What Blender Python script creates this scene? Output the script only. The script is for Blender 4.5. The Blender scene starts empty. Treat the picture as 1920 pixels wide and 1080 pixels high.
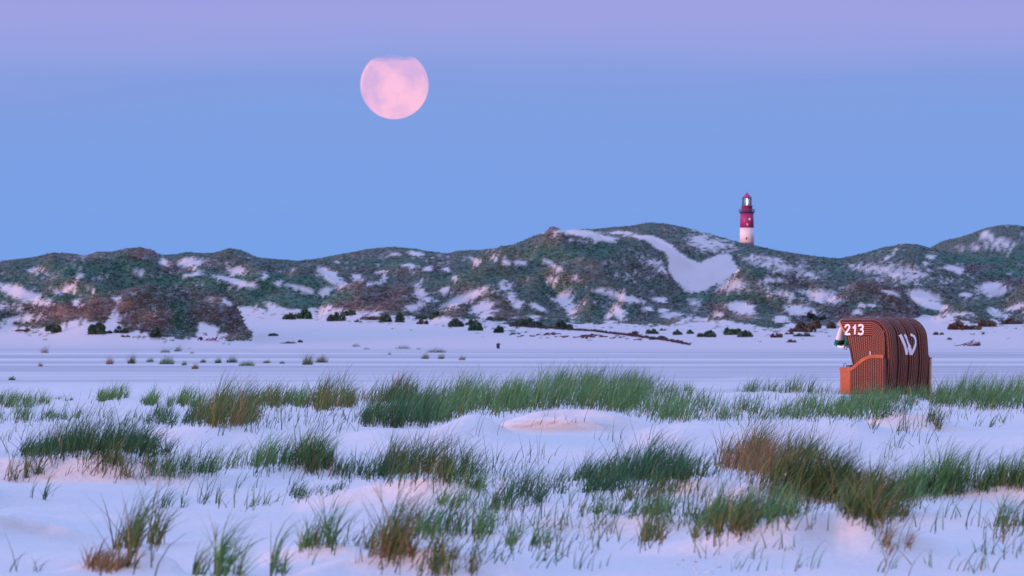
import bpy, bmesh, math, random
import numpy as np
from mathutils import Vector, Matrix

random.seed(7)
rng = np.random.default_rng(7)
R = math.radians
sc = bpy.context.scene
C = sc.collection

# ------------------------------------------------------------------ camera
F = 14083.0          # focal length in pixels of a 1920 wide picture (about 264 mm on full frame)
ZC = 1.116           # eye height above the flat beach
YH = 643.0           # picture row of the horizon
cd = bpy.data.cameras.new('camera')
cam = bpy.data.objects.new('camera', cd)
C.objects.link(cam)
cam.location = (0, 0, ZC)
cam.rotation_euler = (R(90), 0, 0)
cd.sensor_width = 36.0
cd.lens = F * 36.0 / 1920.0
cd.shift_y = (YH - 540.0) / 1920.0
cd.clip_start = 0.5
cd.clip_end = 80000
cd.dof.use_dof = True
cd.dof.focus_distance = 105.0
cd.dof.aperture_fstop = 14.0
sc.camera = cam

# ------------------------------------------------------------------ dusk sky
SUN_EL = 2.2
world = bpy.data.worlds.new('World')
sc.world = world
world.use_nodes = True
nt = world.node_tree
for n in list(nt.nodes):
    nt.nodes.remove(n)
out = nt.nodes.new('ShaderNodeOutputWorld')
bg = nt.nodes.new('ShaderNodeBackground')
nt.links.new(bg.outputs[0], out.inputs[0])
tc = nt.nodes.new('ShaderNodeTexCoord')
sep = nt.nodes.new('ShaderNodeSeparateXYZ')
nt.links.new(tc.outputs['Generated'], sep.inputs[0])
mx = nt.nodes.new('ShaderNodeMath'); mx.operation = 'MAXIMUM'; mx.inputs[1].default_value = 0.0
nt.links.new(sep.outputs[2], mx.inputs[0])
# soft undulating edge of the earth's shadow / belt of Venus
mpn = nt.nodes.new('ShaderNodeMapping'); mpn.inputs['Scale'].default_value = (6, 6, 60)
nz = nt.nodes.new('ShaderNodeTexNoise'); nz.inputs['Scale'].default_value = 1.6; nz.inputs['Detail'].default_value = 3
nt.links.new(tc.outputs['Generated'], mpn.inputs[0]); nt.links.new(mpn.outputs[0], nz.inputs[0])
ad = nt.nodes.new('ShaderNodeMath'); ad.operation = 'MULTIPLY_ADD'; ad.inputs[1].default_value = 0.012
nt.links.new(nz.outputs[0], ad.inputs[0])
sb = nt.nodes.new('ShaderNodeMath'); sb.operation = 'SUBTRACT'; sb.inputs[1].default_value = 0.006
nt.links.new(mx.outputs[0], ad.inputs[2]); nt.links.new(ad.outputs[0], sb.inputs[0])
m0 = nt.nodes.new('ShaderNodeMath'); m0.operation = 'MAXIMUM'; m0.inputs[1].default_value = 0.0
nt.links.new(sb.outputs[0], m0.inputs[0])
sq = nt.nodes.new('ShaderNodeMath'); sq.operation = 'SQRT'
nt.links.new(m0.outputs[0], sq.inputs[0])
ramp = nt.nodes.new('ShaderNodeValToRGB')
ramp.color_ramp.interpolation = 'LINEAR'
def sr(r, g, b):
    f = lambda c: (c / 255 / 12.92) if c <= 10.3 else ((c / 255 + 0.055) / 1.055) ** 2.4
    return (f(r), f(g), f(b), 1)
els = [(0.0, sr(112, 158, 230)), (0.115, sr(112, 159, 232)), (0.172, sr(115, 155, 226)), (0.185, sr(120, 153, 223)),
       (0.198, sr(136, 156, 226)), (0.208, sr(149, 156, 226)), (0.217, sr(145, 153, 225)), (0.30, (0.36, 0.35, 0.78, 1)),
       (0.45, (0.54, 0.66, 1.35, 1)), (0.7, (0.60, 0.97, 2.10, 1)), (1.0, (0.58, 0.97, 2.15, 1))]
cr = ramp.color_ramp
cr.elements[0].position, cr.elements[0].color = els[0]
cr.elements[1].position, cr.elements[1].color = els[-1]
for p, c in els[1:-1]:
    e = cr.elements.new(p); e.color = c
nt.links.new(sq.outputs[0], ramp.inputs[0])
sky = nt.nodes.new('ShaderNodeTexSky')
sky.sky_type = 'NISHITA'; sky.sun_disc = False
sky.sun_elevation = R(2.0); sky.sun_rotation = R(180)
skm = nt.nodes.new('ShaderNodeVectorMath'); skm.operation = 'SCALE'; skm.inputs['Scale'].default_value = 0.02
nt.links.new(sky.outputs[0], skm.inputs[0])
add = nt.nodes.new('ShaderNodeVectorMath'); add.operation = 'ADD'
wy = nt.nodes.new('ShaderNodeMapRange'); wy.interpolation_type = 'SMOOTHSTEP'
wy.inputs[1].default_value = 0.35; wy.inputs[2].default_value = -0.75; wy.inputs[3].default_value = 0.0; wy.inputs[4].default_value = 0.78
nt.links.new(sep.outputs[1], wy.inputs[0])
wm = nt.nodes.new('ShaderNodeMix'); wm.data_type = 'RGBA'; wm.inputs[7].default_value = (0.60, 0.46, 0.58, 1)   # dusk glow of the west
nt.links.new(wy.outputs[0], wm.inputs[0]); nt.links.new(ramp.outputs[0], wm.inputs[6])
nt.links.new(wm.outputs[2], add.inputs[0]); nt.links.new(skm.outputs[0], add.inputs[1])
nt.links.new(add.outputs[0], bg.inputs[0])
bg.inputs[1].default_value = 1.0

sun_d = bpy.data.lights.new('sun', 'SUN')
sun = bpy.data.objects.new('sun', sun_d)
C.objects.link(sun)
sun_d.energy = 4.3
sun_d.angle = R(12)
sun_d.color = (1.0, 0.50, 0.46)
sun.rotation_euler = (R(90 - SUN_EL), 0, R(-46))       # low afterglow behind the photographer
sun.location = (0, -60, 40)

sc.view_settings.view_transform = 'Standard'
sc.view_settings.look = 'None'
sc.view_settings.exposure = 0.0
sc.view_settings.gamma = 1.0
sc.cycles.use_denoising = True
sc.cycles.max_bounces = 6
sc.cycles.transparent_max_bounces = 16

# ------------------------------------------------------------------ helpers
def tag(o, label=None, cat=None, group=None, kind=None):
    if label: o['label'] = label
    if cat: o['category'] = cat
    if group: o['group'] = group
    if kind: o['kind'] = kind
    return o

def mat(name, col, rough=0.8, spec=0.3, metal=0.0):
    m = bpy.data.materials.new(name); m.use_nodes = True
    b = m.node_tree.nodes['Principled BSDF']
    b.inputs['Base Color'].default_value = (*col, 1)
    b.inputs['Roughness'].default_value = rough
    b.inputs['Specular IOR Level'].default_value = spec
    b.inputs['Metallic'].default_value = metal
    return m

def vary(m, scale, amount, coord='Object', bump=0.0):
    """break a plain colour up with noise in value, and fine relief"""
    t = m.node_tree; b = t.nodes['Principled BSDF']
    c = b.inputs['Base Color'].default_value[:]
    tcn = t.nodes.new('ShaderNodeTexCoord')
    n = t.nodes.new('ShaderNodeTexNoise'); n.inputs['Scale'].default_value = scale; n.inputs['Detail'].default_value = 5
    t.links.new(tcn.outputs[coord], n.inputs[0])
    mr = t.nodes.new('ShaderNodeMapRange'); mr.inputs[1].default_value = .3; mr.inputs[2].default_value = .7
    mr.inputs[3].default_value = 1 - amount; mr.inputs[4].default_value = 1 + amount
    t.links.new(n.outputs[0], mr.inputs[0])
    v = t.nodes.new('ShaderNodeVectorMath'); v.operation = 'SCALE'; v.inputs[0].default_value = c[:3]
    t.links.new(mr.outputs[0], v.inputs['Scale']); t.links.new(v.outputs[0], b.inputs['Base Color'])
    if bump:
        bp = t.nodes.new('ShaderNodeBump'); bp.inputs['Strength'].default_value = bump
        t.links.new(n.outputs[0], bp.inputs['Height']); t.links.new(bp.outputs[0], b.inputs['Normal'])
    return m

def mesh_obj(name, verts, faces, material=None, parent=None, smooth=False):
    me = bpy.data.meshes.new(name)
    me.from_pydata([tuple(v) for v in verts], [], faces)
    me.update()
    if smooth:
        me.polygons.foreach_set('use_smooth', [True] * len(me.polygons))
    o = bpy.data.objects.new(name, me)
    C.objects.link(o)
    if material: me.materials.append(material)
    if parent: o.parent = parent
    return o

def np_mesh(name, V, Fc, material, smooth=False, colors=None, attrs=None, parent=None):
    """V (n,3), Fc (m,k) fast mesh; colors (n,3) point colour attribute 'tint'"""
    k = Fc.shape[1]
    me = bpy.data.meshes.new(name)
    me.vertices.add(len(V)); me.vertices.foreach_set('co', np.ascontiguousarray(V, dtype=np.float32).ravel())
    me.loops.add(Fc.size); me.loops.foreach_set('vertex_index', np.ascontiguousarray(Fc, dtype=np.int32).ravel())
    me.polygons.add(len(Fc))
    me.polygons.foreach_set('loop_start', np.arange(0, Fc.size, k, dtype=np.int32))
    me.polygons.foreach_set('loop_total', np.full(len(Fc), k, dtype=np.int32))
    me.update(calc_edges=True); me.validate()
    if smooth:
        me.polygons.foreach_set('use_smooth', np.ones(len(Fc), dtype=bool))
    if colors is not None:
        a = me.color_attributes.new('tint', 'FLOAT_COLOR', 'POINT')
        c4 = np.ones((len(V), 4), dtype=np.float32); c4[:, :3] = colors
        a.data.foreach_set('color', c4.ravel())
    for nm, arr in (attrs or {}).items():
        a = me.attributes.new(nm, 'FLOAT', 'POINT'); a.data.foreach_set('value', np.ascontiguousarray(arr, dtype=np.float32).ravel())
    me.materials.append(material)
    o = bpy.data.objects.new(name, me); C.objects.link(o)
    if parent: o.parent = parent
    return o

def empty(name, loc=(0, 0, 0), rz=0.0):
    o = bpy.data.objects.new(name, None); C.objects.link(o)
    o.location = loc; o.rotation_euler = (0, 0, rz); o.empty_display_size = 0.2
    return o

def box(c0, c1):
    (x0, y0, z0), (x1, y1, z1) = c0, c1
    v = [(x0, y0, z0), (x1, y0, z0), (x1, y1, z0), (x0, y1, z0), (x0, y0, z1), (x1, y0, z1), (x1, y1, z1), (x0, y1, z1)]
    f = [(0, 3, 2, 1), (4, 5, 6, 7), (0, 1, 5, 4), (1, 2, 6, 5), (2, 3, 7, 6), (3, 0, 4, 7)]
    return v, f

def joinvf(*parts):
    V, Fa = [], []
    for v, f in parts:
        b = len(V); V += list(v); Fa += [tuple(i + b for i in q) for q in f]
    return V, Fa

def tube(path, radii, n=6, cap=True):
    path = [Vector(p) for p in path]
    if not hasattr(radii, '__len__'): radii = [radii] * len(path)
    V, Fa = [], []
    for i, p in enumerate(path):
        t = (path[min(i + 1, len(path) - 1)] - path[max(i - 1, 0)]).normalized()
        a = t.cross(Vector((0, 0, 1)) if abs(t.z) < .9 else Vector((1, 0, 0))).normalized(); b = t.cross(a)
        for k in range(n):
            th = 2 * math.pi * k / n
            V.append(p + radii[i] * (math.cos(th) * a + math.sin(th) * b))
    for i in range(len(path) - 1):
        for k in range(n):
            Fa.append((i * n + k, i * n + (k + 1) % n, (i + 1) * n + (k + 1) % n, (i + 1) * n + k))
    if cap:
        Fa.append(tuple(range(n - 1, -1, -1))); Fa.append(tuple((len(path) - 1) * n + k for k in range(n)))
    return V, Fa

def lathe(prof, n=24, cap=True):
    V, Fa = [], []
    for r, z in prof:
        for k in range(n):
            th = 2 * math.pi * k / n
            V.append((r * math.cos(th), r * math.sin(th), z))
    for i in range(len(prof) - 1):
        for k in range(n):
            Fa.append((i * n + k, i * n + (k + 1) % n, (i + 1) * n + (k + 1) % n, (i + 1) * n + k))
    if cap:
        Fa.append(tuple(range(n - 1, -1, -1))); Fa.append(tuple((len(prof) - 1) * n + k for k in range(n)))
    return V, Fa

# lattice noise in numpy
_T = rng.random((256, 256))
def vnoise(x, y):
    xi = np.floor(x).astype(int); yi = np.floor(y).astype(int)
    fx = x - xi; fy = y - yi
    fx = fx * fx * (3 - 2 * fx); fy = fy * fy * (3 - 2 * fy)
    a = _T[xi & 255, yi & 255]; b = _T[(xi + 1) & 255, yi & 255]
    c = _T[xi & 255, (yi + 1) & 255]; d = _T[(xi + 1) & 255, (yi + 1) & 255]
    return (a * (1 - fx) + b * fx) * (1 - fy) + (c * (1 - fx) + d * fx) * fy - 0.5
def fbm(x, y, o=4):
    s = 0; a = 1.0
    for i in range(o):
        s = s + a * vnoise(x * 2 ** i + 17.3 * i, y * 2 ** i + 5.1 * i); a *= .5
    return s
def sstep(a, b, x):
    t = np.clip((x - a) / (b - a), 0, 1)
    return t * t * (3 - 2 * t)

# ------------------------------------------------------------------ terrain
# ridges: (distance m, front width m, back width m, crest line [(column, row), ...]) - sizes were worked out from the
# photograph; each becomes a real sand ridge of that height at that distance.
FORE = [
    (91.2, .35, .9, [(935, 811), (960, 797), (1000, 790), (1050, 787), (1100, 789), (1150, 797)]),
    (130, 2.5, 5, [(560, 770), (580, 764), (605, 759), (625, 755), (650, 758), (690, 765), (720, 770)]),
    (142, 3, 5, [(690, 762), (715, 748), (745, 742), (765, 746), (800, 758)]),
    (150, 4, 4, [(1180, 752), (1240, 744), (1300, 737), (1400, 733), (1500, 734), (1570, 739), (1650, 744), (1800, 748), (2000, 749)]),
    (122, 4, 6, [(1700, 776), (1780, 764), (1850, 763), (1920, 764), (2100, 766), (2400, 772)]),
    (118, 3, 6, [(-400, 776), (-100, 770), (0, 764), (40, 763), (80, 768), (140, 775)]),
    (92, 1.3, 6, [(905, 815), (945, 792), (975, 781), (1010, 771), (1060, 766), (1110, 770), (1150, 779), (1185, 791), (1225, 804), (1260, 814)]),
    (84, 3.4, 5, [(220, 828), (290, 806), (340, 797), (410, 789), (470, 792), (560, 796), (640, 800), (760, 803), (810, 798), (845, 784), (872, 773), (893, 770), (915, 777), (945, 794), (965, 805), (1020, 813), (1100, 822), (1180, 829)]),
    (84, 4.0, 5, [(1130, 828), (1220, 806), (1280, 797), (1400, 794), (1500, 791), (1560, 787), (1605, 788), (1640, 795), (1690, 806), (1760, 813), (1900, 815), (2100, 812)]),
    (94, 1.2, 5, [(1600, 812), (1632, 787), (1655, 777), (1690, 773), (1740, 775), (1775, 784), (1820, 795), (1880, 802), (1980, 806)]),
    (60.5, 1.3, 4, [(-160, 890), (-40, 850), (20, 848), (70, 852), (110, 845), (150, 838), (200, 832), (260, 838), (310, 845), (345, 860), (385, 880), (430, 898)]),
    (62.5, 1.2, 3, [(470, 893), (520, 872), (555, 858), (590, 852), (630, 855), (665, 868), (710, 886)]),
    (53, 1.1, 4, [(540, 938), (620, 915), (700, 900), (760, 894), (800, 891), (840, 896), (880, 910), (930, 928), (970, 940)]),
    (54.5, 1.2, 3, [(1150, 930), (1230, 905), (1270, 896), (1310, 894), (1350, 900), (1420, 915), (1520, 930)]),
    (51.5, 1.5, 3, [(1310, 948), (1400, 905), (1480, 900), (1560, 910), (1660, 936)]),
    (52, 1.2, 3, [(1660, 942), (1750, 914), (1820, 904), (1880, 898), (1960, 890), (2080, 905), (2200, 925)]),
    (39.6, 1.6, 2.5, [(1120, 1040), (1200, 1034), (1280, 1020), (1350, 1000), (1440, 976), (1520, 965), (1580, 960), (1620, 970), (1665, 994), (1720, 1018), (1800, 1036)]),
    (44.5, 1.3, 2, [(1000, 994), (1060, 975), (1150, 966), (1230, 962), (1300, 968), (1360, 985)]),
    (36.6, 1.2, 2, [(540, 1072), (640, 1046), (700, 1032), (780, 1020), (830, 1017), (880, 1025), (930, 1042), (1000, 1056)]),
    (36.4, .9, 1.6, [(90, 1074), (160, 1050), (210, 1032), (265, 1022), (305, 1035), (350, 1052)]),
    (38.8, 1.0, 1.6, [(480, 1048), (550, 1022), (600, 1014), (650, 1020), (690, 1032)]),
    (43.5, 1.6, 3, [(-200, 1004), (-60, 968), (20, 960), (90, 972), (150, 988), (260, 1002)]),
    (64, 2.0, 3, [(-200, 892), (-80, 880), (0, 876), (40, 884), (90, 892)]),
]
SKYLINE = [(-900, 500), (-500, 470), (-250, 492), (-100, 480), (0, 488), (60, 484), (100, 475), (130, 477), (160, 482), (180, 475), (210, 474), (235, 466), (265, 464), (285, 469),
           (300, 478), (330, 478), (350, 474), (380, 476), (400, 475), (430, 466), (450, 470), (480, 482), (520, 486), (560, 488), (600, 482),
           (640, 475), (680, 468), (740, 466), (780, 468), (810, 474), (840, 477), (860, 472), (900, 470), (940, 464), (970, 455),
           (1000, 441), (1030, 433), (1060, 431), (1100, 428), (1130, 426), (1180, 424), (1215, 420), (1250, 421), (1290, 428), (1330, 440),
           (1380, 454), (1420, 462), (1480, 472), (1540, 480), (1580, 481), (1620, 473), (1660, 460), (1690, 454), (1720, 456), (1745, 464), (1790, 476),
           (1850, 492), (1920, 515), (2000, 520), (2300, 500), (2800, 490)]
DUNES = [
    (1900, 150, 120, SKYLINE),
    (2150, 150, 160, [(1640, 500), (1700, 480), (1745, 464), (1770, 452), (1820, 440), (1850, 428), (1880, 422), (1905, 423), (1950, 432), (2050, 450), (2300, 440), (2800, 470)]),
    (1640, 55, 45, [(-700, 560), (-300, 540), (0, 540), (60, 530), (120, 528), (200, 520), (280, 515), (330, 516), (380, 517), (415, 521), (470, 536), (540, 548), (620, 560), (700, 575), (770, 595)]),
    (1300, 42, 60, [(-700, 600), (-300, 575), (-60, 583), (0, 578), (60, 572), (110, 558), (150, 552), (200, 545), (240, 541), (290, 543), (320, 552), (345, 580), (358, 612), (366, 628)]),
    (1310, 40, 60, [(290, 600), (330, 553), (370, 548), (405, 553), (425, 565), (440, 586), (453, 606), (464, 620), (474, 631), (482, 638), (500, 646)]),
    (1580, 38, 35, [(600, 580), (640, 560), (680, 546), (720, 544), (760, 552), (790, 570), (815, 592)]),
    (1490, 22, 22, [(805, 604), (825, 586), (845, 573), (865, 572), (885, 585), (905, 602)]),
    (1610, 38, 32, [(800, 585), (850, 562), (900, 540), (925, 530), (945, 527), (975, 540), (1010, 550), (1060, 575), (1100, 600)]),
    (1560, 35, 30, [(1060, 605), (1085, 580), (1105, 568), (1125, 580), (1140, 600)]),
    (1560, 40, 30, [(1120, 600), (1150, 575), (1170, 565), (1200, 575), (1225, 600)]),
    (1740, 75, 40, [(880, 520), (930, 490), (970, 468), (1010, 452), (1060, 447), (1100, 452), (1150, 460), (1200, 468), (1235, 470), (1250, 480), (1255, 505), (1275, 530), (1300, 556)]),
    (1660, 42, 34, [(1295, 562), (1320, 547), (1350, 530), (1388, 509), (1420, 521), (1470, 535), (1540, 548), (1600, 560)]),
    (1540, 45, 40, [(1320, 600), (1360, 570), (1410, 563), (1460, 570), (1500, 590), (1540, 610)]),
    (1580, 36, 34, [(1510, 600), (1550, 566), (1600, 554), (1650, 556), (1690, 566), (1720, 580), (1740, 600)]),
    (1540, 40, 40, [(1740, 602), (1775, 578), (1810, 566), (1840, 570), (1860, 585), (1875, 602)]),
    (1560, 45, 50, [(1850, 600), (1880, 580), (1920, 568), (1980, 560), (2100, 570), (2400, 550), (2800, 580)]),
    (1500, 25, 25, [(1430, 612), (1450, 600), (1475, 595), (1500, 602), (1520, 618)]),
    (1460, 15, 15, [(1770, 616), (1785, 603), (1805, 602), (1822, 612)]),
]
def base_z(y):
    return 4.6 * sstep(1180, 1470, y) + 5.0 * sstep(1450, 1750, y) + 8.4 * sstep(1800, 2300, y)

def ridge_h(px, y, rg, fore):
    D, wf, wb, line = rg
    lx = np.array([p[0] for p in line], float); ly = np.array([p[1] for p in line], float)
    row = np.interp(px, lx, ly)
    zc = ZC - (row - YH) * D / F
    zc = np.maximum(zc - base_z(np.array(float(D))), 0)
    edge = (lx[-1] - lx[0]) * (.10 if fore else .02)
    ends = sstep(lx[0] - edge * .3, lx[0] + edge, px) * (1 - sstep(lx[-1] - edge, lx[-1] + edge * .3, px))
    zc = zc * ends
    wob = (1.2 if fore else 14.0) * vnoise(px / 90 + D, px * 0 + D * .37)
    t = (y - D - wob * (wf / (3.0 if fore else 60.0)))
    if fore: wf = max(.22, 1.7 * float(np.max(ZC - (ly - YH) * D / F))) if wf < 2 else wf * .6
    p = np.where(t < 0, np.exp(-np.abs(t / wf) ** (1.45 if fore else 1.5)), np.exp(-(t / wb) ** 2))
    return zc * p

def height(px, y):
    """terrain height at a bearing (given as picture column) and a distance"""
    z = np.zeros(np.broadcast(px, y).shape)
    x = (px - 960) / F * y
    acc = np.zeros_like(z)
    for rg in FORE:
        acc += ridge_h(px, y, rg, True) ** 4
    z += acc ** .25
    nearf = 1 - sstep(140, 300, y + 50 * fbm(x / 9, y / 60, 2))
    z += nearf * (.11 * fbm(x / 2.0, y / 2.4, 3) + .014 * fbm(x / .5 + 40, y / .8, 2)) - .02 * nearf
    z += (1 - nearf) * .02 * fbm(x / 9, y / 14, 2) * (1 - sstep(1150, 1300, y))
    acc = np.zeros_like(z)
    far = y > 1100
    if far.any():
        for rg in DUNES:
            acc += ridge_h(px, y, rg, False) ** 5
        dn = acc ** .2
        amt = sstep(.4, 4, dn) * sstep(1225, 1290, y) * (.45 + .55 * sstep(1380, 1450, y))
        relief = 6.5 * (.26 - np.abs(fbm(x / 30 + 3 + .004 * y, y / 95, 3))) * 2 + 4.2 * fbm(x / 12 + 7, y / 38, 3) + 1.0 * fbm(x / 4.5, y / 10, 2)
        keep = 1 - .93 * sstep(1790, 1870, y)
        z += np.where(far, base_z(y) + dn + amt * relief * keep + .25 * fbm(x / 12, y / 20, 3) * sstep(1180, 1300, y), 0)
    return z

cols = np.concatenate([np.arange(-1400, -120, 24), np.arange(-120, 2041, 5), np.arange(2064, 3340, 24)]).astype(float)
d1 = 14 * 1.012 ** np.arange(0, int(math.log(30 / 14) / math.log(1.012)))
d2 = 30 * 1.005 ** np.arange(0, int(math.log(230 / 30) / math.log(1.005)))
for rg in FORE:                                  # finer rows where the little sand faces are steep
    if rg[1] < 2:
        d2 = np.concatenate([d2, np.arange(rg[0] - 1.5, rg[0] + .45, .055 * (rg[0] / 60) ** .5)])
d2 = np.unique(d2); d2 = d2[np.concatenate([[True], np.diff(d2) > .02])]
d3 = 230 * 1.022 ** np.arange(0, int(math.log(1150 / 230) / math.log(1.022)))
d4 = np.concatenate([np.arange(1150, 1240, 9), np.arange(1240, 1960, 3.2), np.arange(1960, 2420, 12)])
d5 = 2420 * 1.09 ** np.arange(0, 9)
rows = np.concatenate([d1, d2, d3, d4, d5])
PX, YY = np.meshgrid(cols, rows)            # [row, col]
ZZ = height(PX, YY)
XX = (PX - 960) / F * YY
PY = YH - F * (ZZ - ZC) / YY
RUN = np.minimum.accumulate(PY, axis=0)
NC = len(cols)

def hit(px, py):
    """first ground point along the sight lines (arrays)"""
    px = np.atleast_1d(np.asarray(px, float)); py = np.atleast_1d(np.asarray(py, float))
    ci = np.clip(np.searchsorted(cols, px), 1, NC - 1)
    ci = np.where(np.abs(cols[ci] - px) < np.abs(cols[ci - 1] - px), ci, ci - 1)
    d = np.empty(len(px))
    for c in np.unique(ci):
        s = ci == c
        r = np.searchsorted(-RUN[:, c], -py[s])
        r = np.clip(r, 1, len(rows) - 1)
        a = RUN[r - 1, c]; b = PY[r, c]
        t = np.clip((a - py[s]) / np.where(np.abs(a - b) < 1e-6, 1, a - b), 0, 1)
        d[s] = rows[r - 1] + t * (rows[r] - rows[r - 1])
    x = (px - 960) / F * d
    return np.stack([x, d, ground_z(x, d)], 1)

def ground_z(x, y):
    """height of the built mesh (bilinear) at world x, y"""
    px = 960 + x * F / y
    ci = np.clip(np.searchsorted(cols, px) - 1, 0, NC - 2); ri = np.clip(np.searchsorted(rows, y) - 1, 0, len(rows) - 2)
    fx = np.clip((px - cols[ci]) / (cols[ci + 1] - cols[ci]), 0, 1); fy = np.clip((y - rows[ri]) / (rows[ri + 1] - rows[ri]), 0, 1)
    return (ZZ[ri, ci] * (1 - fx) + ZZ[ri, ci + 1] * fx) * (1 - fy) + (ZZ[ri + 1, ci] * (1 - fx) + ZZ[ri + 1, ci + 1] * fx) * fy

# ---- cover of the dunes: where grass and heath grow and where the sand lies bare (1 = plants)
FOOT = [(-1400, 620), (0, 603), (60, 612), (100, 614), (150, 600), (195, 602), (212, 588), (228, 612), (240, 622), (300, 630), (355, 637), (366, 637), (372, 604), (392, 604), (410, 622), (440, 630), (470, 636), (480, 632), (486, 577),
        (560, 577), (640, 582), (660, 585), (700, 588), (760, 592), (850, 594), (900, 600), (960, 608), (1000, 612), (1040, 616), (1062, 606), (1080, 604), (1130, 606), (1140, 600), (1165, 606), (1215, 606),
        (1250, 611), (1290, 596), (1340, 600), (1380, 600), (1420, 612), (1465, 614), (1480, 606), (1520, 618), (1560, 608), (1580, 600), (1700, 606), (1735, 588), (1760, 594), (1775, 590), (1850, 612), (1862, 596), (1880, 606), (1920, 602), (2400, 600), (3400, 610)]
# bare sand: (column, row, half width, half height, tilt degrees, strength)
BARE = [(40, 550, 50, 10, 18, 1.0), (20, 540, 40, 10, 10, .5), (66, 507, 15, 6, 0, .8), (98, 519, 18, 4, 10, .5), (130, 541, 13, 6, -15, .9), (112, 546, 14, 5, 0, .6), (173, 543, 8, 5, 0, .8),
        (150, 517, 7, 4, 0, .9), (146, 567, 10, 6, 0, .9), (218, 560, 6, 5, 0, .8), (258, 510, 16, 6, 15, .6), (308, 492, 7, 9, -30, .8), (22, 575, 34, 10, 0, .6), (215, 606, 9, 22, 0, 1),
        (30, 600, 40, 8, -12, .9), (355, 492, 19, 8, -12, 1), (362, 515, 16, 4, -14, 1), (445, 508, 17, 7, 0, .75), (442, 528, 38, 5, 14, 1), (495, 518, 8, 6, 0, .7), (480, 522, 14, 4, 0, .5), (523, 530, 12, 4, -15, .9),
        (565, 541, 28, 4.5, 14, 1), (612, 547, 17, 7, -10, 1), (625, 522, 27, 8, 30, 1), (604, 506, 12, 5, 25, .7), (632, 492, 8, 4, 0, .5), (395, 560, 10, 5, 25, .4), (425, 566, 12, 5, 35, .6), (505, 572, 12, 6, 20, .7),
        (778, 475, 14, 3.5, 3, 1), (742, 475, 12, 3, 0, .5), (893, 491, 8, 7, 0, 1), (880, 484, 10, 4, 0, .6), (925, 485, 6, 5, 0, .8), (950, 491, 10, 4, 10, .9), (765, 497, 14, 3, 0, .8), (803, 503, 9, 3, -15, 1),
        (840, 506, 8, 4, -10, .9), (716, 510, 11, 3, 0, .7), (668, 519, 8, 5, 0, .9), (720, 525, 5, 8, 0, 1), (700, 533, 15, 3, -8, .9), (855, 522, 9, 4, 20, .9), (782, 534, 6, 10, 0, .7), (835, 545, 9, 7, 0, 1),
        (790, 553, 14, 8, 25, .7), (803, 563, 14, 5, 0, .9), (872, 560, 50, 8, -22, 1), (905, 578, 22, 9, -20, 1), (915, 590, 18, 6, -20, 1), (946, 536, 10, 11, 0, .8), (960, 556, 10, 14, 0, .7), (775, 577, 18, 6, 0, .9), (790, 572, 10, 8, 0, .9),
        (640, 532, 6, 12, 0, .9), (690, 590, 28, 7, 0, .8), (1045, 502, 32, 4.5, 30, 1), (975, 493, 14, 4, 5, 1), (1155, 554, 40, 6, 14, 1), (1240, 562, 14, 4.5, 0, 1), (1215, 580, 10, 5, 10, .9), (1010, 577, 18, 5, 30, 1),
        (1058, 562, 13, 14, 35, 1), (1072, 585, 9, 18, -12, .95), (1088, 575, 8, 10, 0, .5), (1030, 525, 10, 5, -30, .6), (970, 572, 10, 12, 0, .8), (1000, 598, 12, 9, 0, .7), (1035, 560, 12, 3, 30, .6), (1160, 588, 7, 18, -35, 1), (1140, 590, 10, 10, 0, .8),
        (1260, 590, 18, 6, 0, .8), (1245, 583, 12, 4, 0, .9), (1390, 577, 22, 9, 12, 1), (1300, 568, 10, 9, 25, .5), (1500, 582, 26, 8, 8, 1), (1462, 598, 14, 6, 0, .9), (1345, 590, 10, 5, 0, .5), (1330, 457, 40, 16, 15, .55), (1320, 468, 18, 6, -30, .5),
        (1440, 492, 55, 10, 12, .6), (1500, 510, 60, 10, 8, .5), (1380, 537, 40, 12, 8, .62), (1450, 525, 22, 4, 0, .9), (1440, 545, 50, 12, 8, .5), (1530, 552, 40, 10, 5, .55), (1550, 562, 30, 8, 0, .7),
        (1660, 506, 80, 12, 2, .62), (1700, 520, 70, 10, 3, .5), (1735, 558, 28, 11, 12, 1), (1745, 570, 28, 7, 15, 1), (1668, 549, 18, 4, 12, 1), (1862, 540, 22, 11, 5, 1), (1870, 550, 18, 8, -10, 1), (1743, 481, 10, 4, 0, 1), (1733, 492, 8, 3, 0, .7), (1848, 439, 9, 6, -25, .9),
        (1858, 446, 7, 5, 0, .8), (1790, 505, 26, 6, 20, .6), (1880, 458, 35, 9, 8, .55), (1820, 462, 30, 5, 0, .4), (1806, 552, 9, 4, 0, .7), (1800, 590, 18, 4, 0, .9), (1870, 588, 18, 8, 20, 1), (1905, 576, 20, 5, -15, 1), (1675, 470, 8, 3, -55, .8), (1662, 482, 6, 3, -50, .7),
        (1090, 437, 42, 5.5, 4, 1), (1125, 446, 34, 6, 8, .95), (1160, 438, 22, 5, 0, .9), (1012, 437, 14, 4, -25, .6), (1085, 452, 30, 3, 8, .6), (1225, 492, 14, 6, 0, .5), (1240, 505, 12, 7, 0, .55), (1140, 510, 20, 6, 10, .35), (1170, 520, 20, 6, 10, .35), (1126, 505, 12, 4, 0, .3),
        (1635, 572, 14, 4, 0, .7), (1610, 572, 10, 4, 0, .6), (1605, 585, 8, 6, 0, .6)]
BLOW = np.array([(1172, 441), (1215, 440), (1240, 448), (1262, 462), (1285, 480), (1310, 493), (1345, 478), (1368, 476), (1388, 508), (1345, 531), (1312, 549), (1292, 551), (1272, 532), (1252, 510), (1253, 490), (1250, 474), (1228, 466), (1210, 452)], float)
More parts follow.
